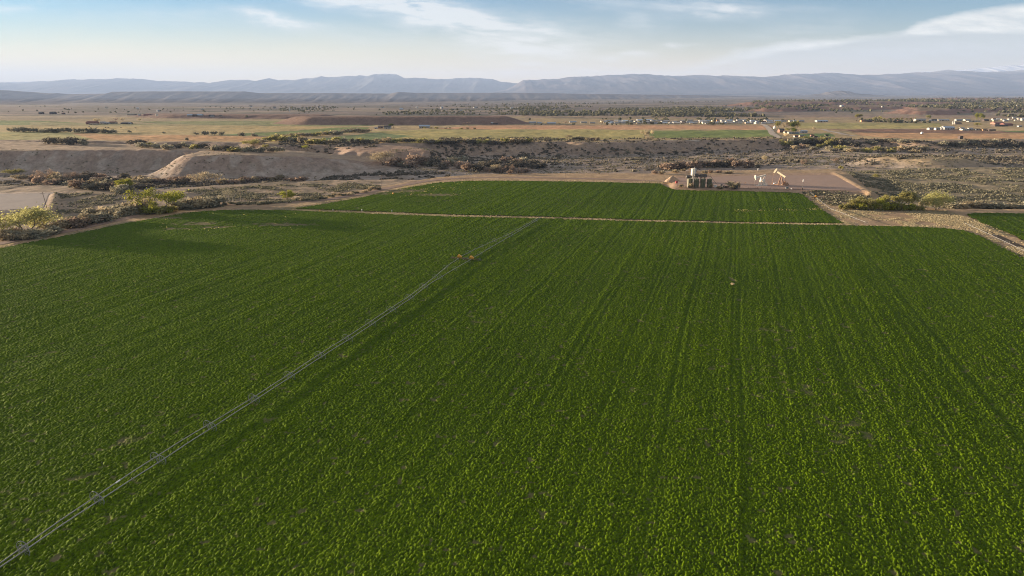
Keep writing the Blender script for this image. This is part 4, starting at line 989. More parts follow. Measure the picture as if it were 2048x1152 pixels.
def wheel_line(pts, label, start, mover_t, tagpx=None):
    P = np.array([G(a, b, .95) for a, b in pts])
    P = np.vstack([P[0] + (P[0] - P[1]) / np.linalg.norm(P[0] - P[1]) * 30, P])
    seg = np.r_[0, np.cumsum(np.linalg.norm(np.diff(P[:, :2], axis=0), axis=1))]
    def at(s): return np.array([np.interp(s, seg, P[:, k]) for k in range(3)])
    s = np.arange(0, seg[-1], 2.0); C0 = np.array([at(q) for q in s])
    for _ in range(4): C0[1:-1] = (C0[:-2] + 2 * C0[1:-1] + C0[2:]) / 4
    C0[:, 2] = .97 + .05 * np.sin(s / 6.1 * math.pi) * .6 + (vnoise(s / 9, s * 0, 4) - .5) * .12
    base = Vector((*C0[0][:2], 0)); e = empty('wheel_line', base, 0, label, 'irrigation line')
    mb = MB(); mb.path([Vector(c) - base for c in C0], .082, 8); mb.build('pipe', GALV, e, True)
    pos = lambda q: Vector([np.interp(q, s, C0[:, k]) for k in range(3)])
    d = start
    while d < seg[-1] - 1:
        p = pos(d); q = pos(d + .5) - pos(d - .5)
        w_ = link('wheel', WHEEL, None, e, p - base, math.atan2(q.y, q.x)); w_.rotation_euler[0] = rnd.random() * 6
        d += 12.19
    sp = MB(); sp.tube((0, 0, .05), (0, 0, .34), .022, .022, 6); sp.tube((0, 0, .34), (.10, 0, .40), .03, .02, 6); sm = sp.mesh('sprinkler', GALV)
    d = start + 6.1; k = 0
    while d < seg[-1] - 1 and k < 60:
        link('sprinkler', sm, None, e, pos(d) - base, rnd.random() * 6); d += 12.19; k += 1
    if mover_t is not None:
        m_ = np.array(G(*mover_t, 1.2)); i = np.argmin(((C0 - m_)[:, :2] ** 2).sum(1)); p = Vector(C0[i]); q = C0[min(i + 1, len(C0) - 1)] - C0[i - 1]
        drive_unit(e, p - base + Vector((0, 0, .1)), math.radians(-14), 3.0)
    if tagpx is not None:
        m_ = np.array(G(*tagpx, .95)); i = np.argmin(((C0 - m_)[:, :2] ** 2).sum(1)); q = C0[i + 1] - C0[i - 1]; q = Vector(q).normalized()
        t_ = MB(); t_.tube(-q * .42, q * .42, .11, .11, 8); t_.build('white_coupling', WHITEP, e, loc=Vector(C0[i]) - base)
    return e
LA = [(0, 1127), (55, 1086), (189.5, 994), (309, 914.5), (406, 855), (495, 803), (611, 726.5), (700, 670), (777, 619.5), (812, 597.5), (850, 569), (868, 555), (884, 541.5), (897, 530), (910, 521.5), (924, 511.5), (958, 494.5), (1021, 467), (1081, 433.5)]
LB = [(0, 1135), (79.5, 1079.5), (211, 992.5), (321, 922), (419, 858), (505, 804), (620, 728), (708, 672.5), (787.5, 619.5), (822, 597), (856, 570), (904, 541), (944, 517), (979, 496), (1025, 469.5), (1084, 434.5)]
wheel_line(LA, 'west twin of the galvanised wheel lines, with white coupling and a bend at its engine', 33.4, (913, 514), (243, 962.5))
wheel_line(LB, 'east twin of the galvanised wheel lines in the alfalfa, the straighter one', 33.4, (938, 516), None)
wheel_line([(1617, 381.5), (1632, 394), (1659, 416.5), (1695, 430), (1735, 446)], 'pale wheel line parked on the straw strip beside the well pad corner', 6, (1632, 393.5))
wheel_line([(1984, 471), (2008, 482), (2034, 494.5), (2080, 517)], 'short white wheel line lying along the dark ditch at the frame edge', 8, None)

# small irrigation fittings in the fields
def riser(px, py, col, label, h=.9):
    p, s = spot(px, py); e = empty('irrigation_riser', p, 0, label, 'valve riser')
    mb = MB(); mb.tube((0, 0, -.1), (0, 0, h * .75), .11, .11, 10); mb.build('stem', col, e)
    mb = MB(); mb.lathe([(.12, h * .7), (.2, h * .75), (.2, h * .95), (.12, h)], n=12); mb.tube((0, 0, h * .85), (.34, 0, h * .85), .06, .06, 8); mb.build('valve', col, e)
riser(724, 423, WHITEP, 'white valve riser on the grassy ditch bank, west of the blue-grey one', 1.3)
riser(784, 425.5, paint('blue_grey_paint', (.30, .34, .40), .5), 'blue-grey valve riser on the grassy ditch bank', 1.5)
riser(666, 422, WHITEP, 'pale valve riser at the west end of the ditch bank', 1.0)
riser(640, 422.5, ORANGE, 'orange valve riser lying low at the west end of the ditch bank', .8)
riser(1490, 368.5, ORANGE, 'small orange valve on the gravel pad between bushes and pump jack', 1.3)
p, s = spot(786.5, 389); e = empty('marker_barrel', p, 0, 'orange-yellow barrel standing in the weedy corner of the far alfalfa field', 'barrel')
mb = MB(); mb.lathe([(.50, -.1), (.55, .1), (.55, .5), (.58, .55), (.55, .6), (.55, 1.0), (.5, 1.05)], n=16); mb.build('drum', ORANGE, e)
mb = MB(); mb.lathe([(.52, 1.06), (.54, 1.10), (.1, 1.14)], n=16); mb.build('lid', ORANGE, e)
# pale clump standing alone in the crop
p, s = spot(1465, 571); o = link('dead_weed', shrub_mesh('dead_weed', 5, rlobes(4, 7, 1.9, 1.3), 240, .20), LEAF['straw'], None, (p.x, p.y, p.z)); o.scale = (.75, .75, .9)
tag(o, 'lone straw-coloured dead weed standing up in the green alfalfa', 'weed')

# ================================================================== utility poles
POLE = paint('weathered_pole', (.20, .155, .12), .9, .25, 2)
GLASS = paint('insulator', (.35, .33, .30), .3, .1)
def pole(px, pyb, hpx, label, arm=True, lean=0.0, group=None, white=False, r=.17, rz=.4):
    p, s = spot(px, pyb); h_ = hpx * s * 1.03; e = empty('utility_pole', (p.x, p.y, p.z - .2), rz, label, 'utility pole', group)
    mb = MB(); mb.tube((0, 0, 0), (lean * h_, 0, h_), r, r * .62, 8); mb.build('pole', WHITEP if white else POLE, e)
    if arm:
        z = h_ * .93; x = lean * z
        mb = MB(); mb.box((x, -.16, z), (2.6, .14, .16)); mb.tube((x + .85, -.16, z), (x, -.02, z - .9), .03, .03, 5); mb.tube((x - .85, -.16, z), (x, -.02, z - .9), .03, .03, 5); mb.build('crossarm', POLE, e)
        mb = MB()
        for q in (-1.15, -.6, .6, 1.15): mb.lathe([(.05, 0), (.08, .08), (.05, .22)], (x + q, -.16, z + .08), 8)
        mb.build('insulator', GLASS, e)
    return e
pole(94, 417, 33, 'dark leaning utility pole at the corner of the lower gravel pad', True, -.08, r=.2)
pole(153, 412, 30, 'thin utility pole on the rough ground right of the lower gravel pad', True, -.06)
pole(482.5, 404.5, 33, 'thin brown pole beside the vase-shaped tree', False)
pole(574.5, 403, 31, 'pole in front of the round lime tree', False)
pole(764, 378, 28, 'utility pole with crossarm at the bend of the dirt road', True)
pole(902, 357, 22, 'utility pole with crossarm where the far field meets the wash', True)
pole(1130, 356, 19, 'brown utility pole behind the middle of the far field', True)
pole(1287.5, 358, 22, 'pale utility pole with a white top near the oil tanks', True)
pole(1371.5, 357.5, 15, 'dark pole beside the oil tanks', False)
pole(1556.5, 290, 14, 'utility pole on the bench edge below the farmstead', False)
pole(1869, 312, 13, 'pale pole at the foot of the orange bluff', True)
for px, py, lb in [(362, 252, 'thin far pole beside the first field fence, west of two others'), (427, 250.5, 'thin far pole in the pale green field, middle of three'), (487.5, 252, 'thin far pole in the pale green field, east of two others'), (614, 252.5, 'thin far pole above the tip of the green wedge'), (804, 247, 'slim far pole before the dark mound near the farmhouse'),
        (1011, 249.5, 'slim far pole before the east end of the dark mound')]:
    pole(px, py, 8, lb, False, r=.16)

# ================================================================== the well pad
OLIVE = paint('olive_tank_paint', (.125, .118, .07), .55, .12, .6)
CREAM = paint('cream_tank_paint', (.58, .56, .50), .5, .08, .5)
def tank(px, py, wpx, hpx, mat, label, ladder=True, name='oil_tank'):
    p, s = spot(px, py); r = wpx * s / 2; h_ = hpx * s
    e = empty(name, (p.x, p.y + r, p.z - .05), 0, label, 'tank')
    mb = MB(); mb.lathe([(r * 1.02, 0), (r * 1.02, .15), (r, .16), (r, h_ * .33), (r * 1.012, h_ * .335), (r, h_ * .34), (r, h_ * .66), (r * 1.012, h_ * .665), (r, h_ * .67), (r, h_ - .1), (r * 1.03, h_ - .08), (r * 1.03, h_)], n=28); mb.build('shell', mat, e, False)
    mb = MB(); mb.lathe([(r * 1.03, h_ + .004), (r * .5, h_ + .28), (.05, h_ + .42)], n=28); mb.build('roof', mat, e)
    mb = MB(); mb.lathe([(.28, h_ + .30), (.28, h_ + .62), (.34, h_ + .64), (.34, h_ + .70), (.05, h_ + .74)], (r * .3, -r * .3, 0), 12); mb.build('hatch', mat, e)
    if ladder:
        mb = MB()
        for x in (-.22, .22): mb.tube((x, -r - .2, 0), (x, -r - .2, h_ + .8), .035, .035, 5)
        for k in range(int(h_ / .4)): mb.tube((-.22, -r - .2, .3 + k * .4), (.22, -r - .2, .3 + k * .4), .02, .02, 4)
        mb.build('ladder', mat, e)
    return e
tank(1380, 375.5, 10.2, 17.5, OLIVE, 'sunlit olive oil tank at the end of the row nearest the dirt bank')
tank(1393.5, 375.7, 10, 17.3, OLIVE, 'olive oil tank second from the sunlit end of the row')
tank(1406.5, 375.7, 10, 17.3, OLIVE, 'olive oil tank between two others, third from the sunlit end')
tank(1419.5, 375.2, 9.8, 16.5, OLIVE, 'last olive oil tank of the row, with a pale rim, beside the white cabinet')
tank(1387, 365, 10.3, 27, CREAM, 'tall cream tank rising behind the olive tank row', True, 'storage_tank')
# walkway and equipment on the tanks
p, s = spot(1399, 372); zt = p.z + 17.6 * s
e = empty('tank_walkway', (p.x, p.y + 3.9, zt), 0, 'dark steel walkway with railings behind the tops of the olive tanks', 'walkway')
mb = MB(); mb.box((0, 0, .05), (15.5, 1.0, .1)); mb.build('deck', DARKST, e)
mb = MB()
for z in (.55, 1.1):
    for y in (-.48, .48): mb.tube((-7.7, y, z), (7.7, y, z), .035, .035, 5)
for k in range(12):
    for y in (-.48, .48): mb.tube((-7.7 + k * 1.4, y, .1), (-7.7 + k * 1.4, y, 1.1), .035, .035, 5)
mb.build('railing', DARKST, e)
for x in (-7.4, -2.5, 2.5, 7.4):
    mb = MB(); mb.tube((x, 0, -zt + p.z), (x, 0, 0), .10, .10, 6); mb.build('leg', DARKST, e)
st = MB(); L = zt - p.z
for y in (-.5, .5): st.tube((7.8, y, 0), (7.8 + L * .9, y, -L), .06, .06, 5)
for k in range(14): st.box((7.8 + L * .9 * (k + .5) / 14, 0, -L * (k + .5) / 14), (.28, 1.0, .04))
st.build('stair', DARKST, e)
def vessel(px, py, L, r, z, label, mat):
    p, s = spot(px, py); e = empty('separator_vessel', p, .1, label, 'separator')
    mb = MB(); n = 8
    prof = [(.05, -L / 2 - r * .5)] + [(r * math.sin(math.pi / 2 * k / 4), -L / 2 - r * .5 * math.cos(math.pi / 2 * k / 4)) for k in range(1, 5)] + [(r * math.cos(math.pi / 2 * k / 4) + .02, L / 2 + r * .5 * math.sin(math.pi / 2 * k / 4)) for k in range(0, 5)]
    mb.lathe(prof, n=18); vs = [(v[2], v[1], z - v[0]) for v in mb.v]; mb.v = vs; mb.build('drum', mat, e, True)
    for x in (-L * .3, L * .3):
        q = MB(); q.box((x, 0, (z - r * .7) / 2), (.3, r * 1.3, z - r * .7)); q.build('saddle', DARKST, e)
    q = MB(); q.tube((L * .2, 0, z + r * .9), (L * .2, 0, z + r + 1.3), .09, .09, 6); q.tube((L * .2, 0, z + r + 1.3), (-L * .2, 0, z + r + 1.3), .07, .07, 6); q.tube((-L * .2, 0, z + r + 1.3), (-L * .2, 0, z + r * .9), .07, .07, 6); q.build('pipe', DARKST, e)
vessel(1377, 365.5, 3.2, 1.0, 4.0, 'dark horizontal vessel behind the sunlit end tank', DARKST)
vessel(1391.5, 366.5, 2.2, 1.2, 5.2, 'dark rounded vessel in front of the tall cream tank', DARKST)
vessel(1405, 366.5, 4.4, 1.1, 5.0, 'long dark vessel with pipework behind the olive tanks', DARKST)
def cabinet(px, py, dims, mat, label, name='cabinet', roofm=None, rz=.15):
    p, s = spot(px, py); w_, d_, h_ = dims; e = empty(name, p, rz, label, name.replace('_', ' '))
    mb = MB(); mb.box((0, 0, h_ / 2), (w_, d_, h_)); mb.build('body', mat, e)
    mb = MB(); mb.box((0, 0, h_ + .05), (w_ + .2, d_ + .2, .1)); mb.build('lid', roofm or mat, e)
    mb = MB(); mb.box((0, -d_ / 2 - .02, h_ * .48), (w_ * .7, .04, h_ * .8)); mb.box((w_ * .25, -d_ / 2 - .06, h_ * .5), (.06, .05, .2)); mb.build('door', mat, e)
    return e
cabinet(1430.5, 374.5, (1.7, 1.1, 1.3), WHITEP, 'small white cabinet right of the last olive tank')
cabinet(1472, 377.5, (1.5, 1.4, 2.0), DARKST, 'dark equipment box beside the vent pole', 'equipment_box')
p, s = spot(1469, 377.5); e = empty('vent_pole', p, 0, 'dark vent pole standing beside the equipment box', 'vent pole')
mb = MB(); mb.tube((0, 0, 0), (0, 0, 4.4), .2, .16, 8); mb.build('pipe', DARKST, e); mb = MB(); mb.lathe([(.22, 4.4), (.3, 4.5), (.05, 4.75)], n=10); mb.build('cap', DARKST, e)
def pump(px, py, label, mat):
    p, s = spot(px, py); e = empty('transfer_pump', p, .3, label, 'pump')
    mb = MB(); mb.box((0, 0, .15), (2.0, .9, .3)); mb.build('skid', DARKST, e)
    mb = MB(); mb.tube((-.7, 0, .75), (.3, 0, .75), .38, .38, 12); mb.build('motor', mat, e)
    mb = MB(); mb.lathe([(.3, .3), (.42, .5), (.42, 1.0), (.2, 1.2)], (.65, 0, 0), 12); mb.tube((.65, 0, .9), (.65, .9, .9), .09, .09, 6); mb.build('casing', mat, e)
pump(1442, 372, 'dark transfer pump behind the low pale bush', DARKST)
pump(1446, 374.5, 'second dark pump closer to the big pale bush', DARKST)
pump(1452, 375.5, 'dark pump half hidden by the big pale bush', DARKST)
pump(1549, 369, 'white-topped pump on the ground between the two pump jacks', WHITEP)
cabinet(1353, 366.5, (1.2, 1.0, 1.3), paint('red_paint', (.35, .03, .03), .5), 'small dark red cabinet beside the dirt bank left of the tanks', 'red_cabinet')
# dirt bank and trench left of the tanks
p, s = spot(1347, 364)
X, Y = np.meshgrid(np.linspace(-7, 7, 40), np.linspace(-5, 5, 30)); rr = np.sqrt((X / 5.6) ** 2 + (Y / 3.6) ** 2) + (fbm(X / 2, Y / 2, 7, 3) - .5) * .4
Z = 4.2 * np.clip(1 - rr, 0, 1) ** .8 * (1 + (fbm(X, Y, 9, 3) - .5) * .25) - .1
me, _ = grid_mesh('dirt_pile', X, Y, Z); tag(link('dirt_pile', me, earth('pile_dirt', (.32, .23, .16), (.46, .34, .24), .8), None, (p.x, p.y + 3, p.z)), 'tan heap of dirt left of the oil tanks', 'dirt pile')

def pumpjack(px, py, wpx, tilt, rz, k, mb_, ms, mw, label):
    p, s = spot(px, py); e = empty('pump_jack', p, rz, label, 'pump jack', None, k)
    b = MB(); b.box((.6, 0, .2), (7.4, 1.5, .4)); b.box((1.9, 0, .55), (2.6, 1.3, .35)); b.build('base_skid', mw, e)
    post = MB(); top = Vector((0, 0, 6.0))
    for a in ((-1.0, -.85), (-1.0, .85), (1.7, -.75), (1.7, .75)): post.tube((a[0], a[1], .4), top + Vector((0, a[1] * .12, 0)), 0.30, .24, 6)
    for z in (1.9, 3.6):
        f = 1 - (z - .4) / 5.6; post.tube((-1.0 * f, -.85 * f, z), (-1.0 * f, .85 * f, z), .11, .11, 5); post.tube((1.7 * f, -.75 * f, z), (1.7 * f, .75 * f, z), .07, .07, 5)
        for y in (-1, 1): post.tube((-1.0 * f, y * .85 * f, z), (1.7 * f, y * .75 * f, z), .06, .06, 5)
    post.build('samson_post', ms, e)
    bm_ = MB(); bm_.box((-.4, 0, .2), (6.6, .72, .95)); bm_.box((0, 0, -.12), (.8, .62, .3)); bo = bm_.build('walking_beam', mb_, e, loc=(0, 0, 6.15)); bo.rotation_euler = (0, tilt, 0)
    hh = MB(); arc = [(-3.9 - .55 * math.cos(q), .15 + 1.75 * math.sin(q)) for q in np.linspace(-1.2, 1.2, 9)]
    hh.prism(arc + [(-3.55, 1.5), (-3.45, .4), (-3.55, -1.2)], -.6, .6); ho = hh.build('horse_head', mb_, bo)
    eq = MB(); eq.box((2.75, 0, .1), (.4, 1.9, .4)); eq.build('equalizer', mb_, bo)
    R_ = Matrix.Rotation(tilt, 3, 'Y'); tail = R_ @ Vector((2.75, 0, .1)) + Vector((0, 0, 6.15)); cr = Vector((2.5, 0, 2.1)); ang = 2.2 if tilt < 0 else -.9
    gb = MB(); gb.box((2.5, 0, 1.55), (1.3, .9, 1.9)); gb.tube((2.5, -1.0, 2.1), (2.5, 1.0, 2.1), .16, .16, 8); gb.build('gearbox', mw, e)
    for sy in (-1, 1):
        tip = cr + Vector((math.cos(ang) * 1.2, sy * .85, math.sin(ang) * 1.2))
        c = MB(); q = cr + Vector((0, sy * .85, 0)); v = (tip - q).normalized(); o_ = Vector((-v.z, 0, v.x))
        c.tube(q - v * .2, q + v * 2.0, .2, .2, 6)
        c.add([x + Vector((0, yy, 0)) for yy in (-.16, .16) for x in (q + v * .9 - o_ * .85, q + v * 2.3 - o_ * .75, q + v * 2.3 + o_ * .75, q + v * .9 + o_ * .85)], [(0, 1, 2, 3), (7, 6, 5, 4), (0, 4, 5, 1), (1, 5, 6, 2), (2, 6, 7, 3), (3, 7, 4, 0)]); c.build('counterweight', mw, e)
        t_ = MB(); t_.tube(tip, (tail.x, sy * .85, tail.z), .09, .09, 6); t_.build('pitman_arm', ms, e)
    m_ = MB(); m_.tube((4.4, -.5, .95), (4.4, .5, .95), .45, .45, 12); m_.box((4.4, 0, .45), (.9, .8, .2)); m_.build('motor', mw, e)
    hd = R_ @ Vector((-4.4, 0, .1)) + Vector((0, 0, 6.15)); x = -4.45
    wl = MB(); wl.tube((x, 0, -.1), (x, 0, 1.2), .16, .16, 8); wl.tube((x - .5, 0, .8), (x + .5, 0, .8), .1, .1, 8); wl.tube((x, 0, 1.2), (x, 0, max(1.6, hd.z - 1.6)), .045, .045, 5); wl.build('wellhead', mw, e)
    br = MB()
    for y in (-.15, .15): br.tube((x, y, max(1.6, hd.z - 1.6)), (hd.x - .02, y, hd.z), .025, .025, 4)
    br.build('bridle', DARKST, e)
PJW = paint('pump_white', (.80, .73, .62), .5, .1, 1, 0, ((.32, .17, .10), .66)); PJT = paint('pump_tan', (.80, .67, .46), .5, .1, 1); PJR = paint('pump_red_rust', (.40, .20, .10), .6, .3, 1.5, 0, ((.60, .48, .35), .52)); PJR2 = paint('pump_brown', (.34, .20, .13), .65, .3, 2)
pumpjack(1521, 371.5, 24, -.22, .12, .98, PJW, PJW, PJW, 'white pump jack on the gravel pad with its horse head lowered')
pumpjack(1560, 370.5, 15, .52, -.62, 1.12, PJT, PJR2, PJR, 'tan pump jack with rusty red base and its horse head raised')
for px, py, hpx, lb in [(1604.5, 379.5, 20, 'dark post with white top at the edge of the gravel pad'), (1516, 341, 4, 'short white marker post beyond the pump jacks')]:
    p, s = spot(px, py); h_ = hpx * s; e = empty('marker_post', p, 0, lb, 'post')
    mb = MB(); mb.tube((0, 0, -.1), (0, 0, h_), 0.13 if h_ > 3 else .2, .11 if h_ > 3 else .2, 8); mb.build('post', DARKST if h_ > 3 else WHITEP, e)
    mb = MB(); mb.lathe([(.16, h_ - 1.3), (.30, h_ - 1.2), (.30, h_ - .1), (.12, h_ + .15)], n=10); mb.build('lamp_head' if h_ > 3 else 'cap', WHITEP, e)
    if h_ > 3: mb = MB(); mb.box((0, 0, .5), (.5, .5, 1.0)); mb.build('footing', DARKST, e)
# pipe fence along the pad edge
A_, _s = spot(1497, 377.3); B_, _s = spot(1603, 380.3); e = empty('pipe_fence', A_, 0, 'thin rusty pipe fence along the near edge of the gravel pad', 'fence'); V_ = B_ - A_
mb = MB()
for z in (.55, 1.1): mb.tube((0, 0, z), V_ + Vector((0, 0, z)), .045, .045, 5)
mb.build('rail', RUSTY, e); fp = MB(); fp.tube((0, 0, -.2), (0, 0, 1.25), .06, .06, 6); fm = fp.mesh('post', RUSTY)
for k in range(13): link('post', fm, None, e, V_ * (k / 12))
cabinet(1574, 377.6, (1.6, .9, 1.0), paint('grey_green_paint', (.16, .2, .19), .6), 'grey-green meter box at the pipe fence', 'meter_box')
cabinet(1583, 379, (.7, .6, .8), WHITEP, 'small white box at the pipe fence near the dark post', 'white_box')
for px, py, lb in [(494, 404.5, 'dark wooden H-brace post west of its mate near the vase-shaped tree'), (499.5, 404.5, 'dark wooden H-brace post near the vase-shaped tree, middle of three'), (509, 403.5, 'single dark wooden post east of the H-brace')]:
    p, s = spot(px, py); mb = MB(); mb.tube((0, 0, -.2), (0, 0, 1.7), .16, .15, 7); mb.tube((0, 0, 1.7), (.02, 0, 1.78), .15, .08, 7); tag(mb.build('wooden_post', POLE, None, loc=p), lb, 'post')
p, s = spot(73, 431.5); e = empty('water_trough', (p.x, p.y, p.z), .2, 'small white box on legs seen over the crown of the spreading cottonwood', 'trough')
mb = MB(); mb.box((0, 0, 1.3), (2.6, .9, .7)); mb.build('basin', WHITEP, e)
for x, y in ((-1.1, -.35), (1.1, -.35), (-1.1, .35), (1.1, .35)): mb = MB(); mb.tube((x, y, -.1), (x, y, 1.0), .06, .06, 6); mb.build('leg', WHITEP, e)

# ================================================================== buildings
WALLS = {'white': paint('wall_white', (.37, .355, .335), .7, .06, .4), 'cream': paint('wall_cream', (.58, .50, .38), .7, .08, .4), 'tan': paint('wall_tan', (.38, .30, .22), .8, .1, .4), 'grey': paint('wall_grey', (.40, .40, .41), .7, .08, .4),
    'brick': paint('wall_brick', (.24, .14, .105), .85, .15, 1), 'dark': paint('wall_dark', (.075, .055, .05), .85, .2, .6), 'orange': paint('wall_orange', (.46, .26, .13), .7, .1, .4), 'red': paint('wall_red', (.20, .08, .065), .8, .1, .5)}
ROOFS = {'grey': paint('roof_grey', (.30, .30, .31), .6, .1, .4), 'pale': paint('roof_pale', (.38, .38, .38), .5, .06, .3), 'dark': paint('roof_dark', (.07, .065, .06), .8, .2, .5), 'brown': paint('roof_brown', (.20, .14, .10), .8, .15, .5), 'blue': paint('roof_blue', (.38, .46, .56), .45, .06, .3), 'red': paint('roof_red', (.26, .11, .095), .7, .1, .4), 'rust': paint('roof_rust', (.26, .11, .07), .8, .2, .4)}
GLZ = paint('window_glass', (.03, .035, .04), .15, .1)
HM = {}
def house_meshes(w_, d_, h_, rh, wall, roof):
    key = (round(w_), round(d_), round(h_, 1), round(rh, 1), wall, roof)
    if key not in HM:
        a = MB(); P = [(-w_ / 2, 0), (w_ / 2, 0), (w_ / 2, h_), (-w_ / 2, h_)]
        # ridge runs along x, gables on the two ends
        y = d_ / 2; x = w_ / 2
        a.add([(-x, -y, -.6), (x, -y, -.6), (x, y, -.6), (-x, y, -.6), (-x, -y, h_), (x, -y, h_), (x, y, h_), (-x, y, h_), (-x, 0, h_ + rh), (x, 0, h_ + rh)], [(0, 1, 5, 4), (2, 3, 7, 6), (1, 2, 6, 9, 5), (3, 0, 4, 8, 7), (0, 3, 2, 1)])
        b = MB(); o_ = .45; t_ = .16
        for sg in (-1, 1):
            e0 = Vector((0, sg * (y + o_), h_ - rh * o_ / y + .01)); e1 = Vector((0, 0, h_ + rh + .01)); up = Vector((0, 0, t_))
            b.add([Vector((-x - o_, 0, 0)) + e0, Vector((x + o_, 0, 0)) + e0, Vector((x + o_, 0, 0)) + e1, Vector((-x - o_, 0, 0)) + e1] + [Vector((q, 0, 0)) + z + up for q, z in ((-x - o_, e0), (x + o_, e0), (x + o_, e1), (-x - o_, e1))], [(0, 1, 2, 3), (7, 6, 5, 4), (0, 4, 5, 1), (2, 6, 7, 3), (0, 3, 7, 4), (1, 5, 6, 2)])
        dm = MB(); dm.box((-w_ * .12, -y - .03, 1.0), (1.1 if w_ < 18 else 3.2, .08, 2.0 if w_ < 18 else 2.6))
        wm = MB(); wm.box((0, -y - .03, 1.55), (1.3, .08, 1.1))
        HM[key] = (a.mesh('wall', WALLS[wall]), b.mesh('roof', ROOFS[roof]), dm.mesh('door', WALLS['dark']), wm.mesh('window', GLZ))
    return HM[key]
def house(px, py, wpx, hpx, wall, roof, label, name='house', cat='house', group=None, rz=0.0, deep=.8, rise=.35, detail=True, quant=1.0):
    p, s = spot(px, py); w_ = max(4, round(wpx * s / quant) * quant); T = hpx * s; rh = T * rise; h_ = T - rh; d_ = min(max(5, w_ * deep), 22)
    a, b, dm, wm = house_meshes(w_, round(d_), round(h_, 1), round(rh, 1), wall, roof)
    e = empty(name, (p.x, p.y + d_ / 2, p.z), rz, label, cat, group)
    link('wall', a, None, e); link('roof', b, None, e)
    if detail:
        link('door', dm, None, e)
        for q in (-.34, .18, .36): link('window', wm, None, e, (w_ * q, 0, 0))
    return e
B = house
B(181, 248.6, 19, 6, 'red', 'rust', 'long dark red open shed at the west end of the barnyard', 'barn', 'barn')
B(185, 249.6, 15, 2.8, 'tan', 'brown', 'low tan lean-to in front of the long dark red shed', 'shed', 'shed')
B(204, 247.5, 9, 4, 'grey', 'pale', 'small grey shed behind the barnyard tree', 'shed', 'shed'); B(213, 248.4, 9, 3.6, 'white', 'grey', 'pale shed in the middle of the barnyard', 'shed', 'shed'); B(224, 247.6, 12, 4.4, 'tan', 'rust', 'brown-roofed shed right of the pale barnyard shed', 'shed', 'shed')
B(250, 248.3, 17, 3.4, 'dark', 'dark', 'long low dark shed at the east end of the barnyard', 'shed', 'shed'); B(259, 248.2, 3, 3, 'white', 'pale', 'tiny white shed touching the long low dark one', 'shed', 'shed')
B(81, 228.4, 8, 4, 'dark', 'dark', 'dark far barn standing alone, west one of two on the plain', 'far_barn', 'barn', detail=False); B(104, 228.4, 10, 4.6, 'dark', 'dark', 'larger dark far barn, east one of two on the plain', 'far_barn', 'barn', detail=False); B(126, 228.6, 5, 3, 'dark', 'rust', 'small dark leaning shed past the two far barns', 'far_barn', 'barn', detail=False)
B(261, 230.4, 14, 1.8, 'dark', 'dark', 'very low dark shed on the plain left of the red far shed', 'far_barn', 'barn', detail=False); B(278, 231.4, 4, 3, 'white', 'pale', 'tiny white house beside the red far shed', 'far_house', 'house', detail=False); B(293, 231, 12, 3, 'red', 'red', 'red far shed on the plain left of the pale silo', 'far_barn', 'barn', detail=False)
B(379, 232.6, 10, 4, 'white', 'blue', 'white far farmhouse left of the dark blue-roofed barn', 'far_house', 'house', detail=False); B(390, 232.8, 10, 4, 'dark', 'dark', 'dark far barn between the white farmhouse and the blue roof', 'far_barn', 'barn', detail=False); B(399, 232.2, 10, 4, 'white', 'blue', 'pale far shed with blue-grey roof', 'far_barn', 'barn', detail=False)
B(422, 232.8, 9, 3.2, 'dark', 'dark', 'dark far shed right of the blue-grey roof', 'far_barn', 'barn', detail=False); B(424, 233.6, 6, 1.8, 'white', 'pale', 'small white trailer before the dark far shed', 'far_house', 'trailer', detail=False); B(441, 233, 5, 2.6, 'tan', 'dark', 'tiny tan shed furthest east of the far farm', 'far_barn', 'barn', detail=False)
def silo(px, py, wpx, hpx, label, mat):
    p, s = spot(px, py); r = wpx * s / 2; h_ = hpx * s; e = empty('silo', p, 0, label, 'silo')
    mb = MB(); mb.lathe([(r, -.5), (r, h_ * .25), (r * 1.01, h_ * .26), (r, h_ * .27), (r, h_ * .6), (r * 1.01, h_ * .61), (r, h_ * .62), (r, h_ * .86)], n=18); mb.build('shell', mat, e, True)
    mb = MB(); mb.lathe([(r * 1.04, h_ * .86), (r * .8, h_ * .95), (r * .4, h_), (.1, h_ * 1.01)], n=18); mb.build('dome', mat, e, True)
SIL = paint('silo_concrete', (.45, .43, .39), .8, .1, .5)
silo(313, 232.6, 2.6, 5, 'pale concrete silo on the plain, left one of a touching pair', SIL); silo(315.6, 232.6, 2.2, 4.4, 'shorter pale silo touching the taller one on the plain', SIL)
silo(1905.5, 249, 2.4, 7, 'tan concrete silo, left one of the pair by the quonset barn', SIL); silo(1909, 249, 2.4, 6.4, 'shorter tan silo beside the quonset barn', SIL)
B(761, 257, 9, 5, 'brick', 'brown', 'brown shed on the bench left of the dark-roofed white farmhouse', 'shed', 'shed'); B(774.5, 257.6, 13, 6, 'white', 'dark', 'white farmhouse with dark roof beside a dark green tree'); B(752, 257.8, 6, 2.8, 'grey', 'pale', 'low pale trailer left of the brown shed', 'trailer', 'trailer')
B(848.5, 256.4, 21, 6, 'white', 'blue', 'long white greenhouse with pale blue roof on the bench', 'greenhouse', 'greenhouse', deep=.5)
B(984, 248.3, 4, 3.6, 'white', 'pale', 'small white pump house before the dark mound', 'pump_house', 'shed'); B(991, 248.5, 9, 2.2, 'dark', 'dark', 'low dark shed beside the white pump house', 'shed', 'shed')
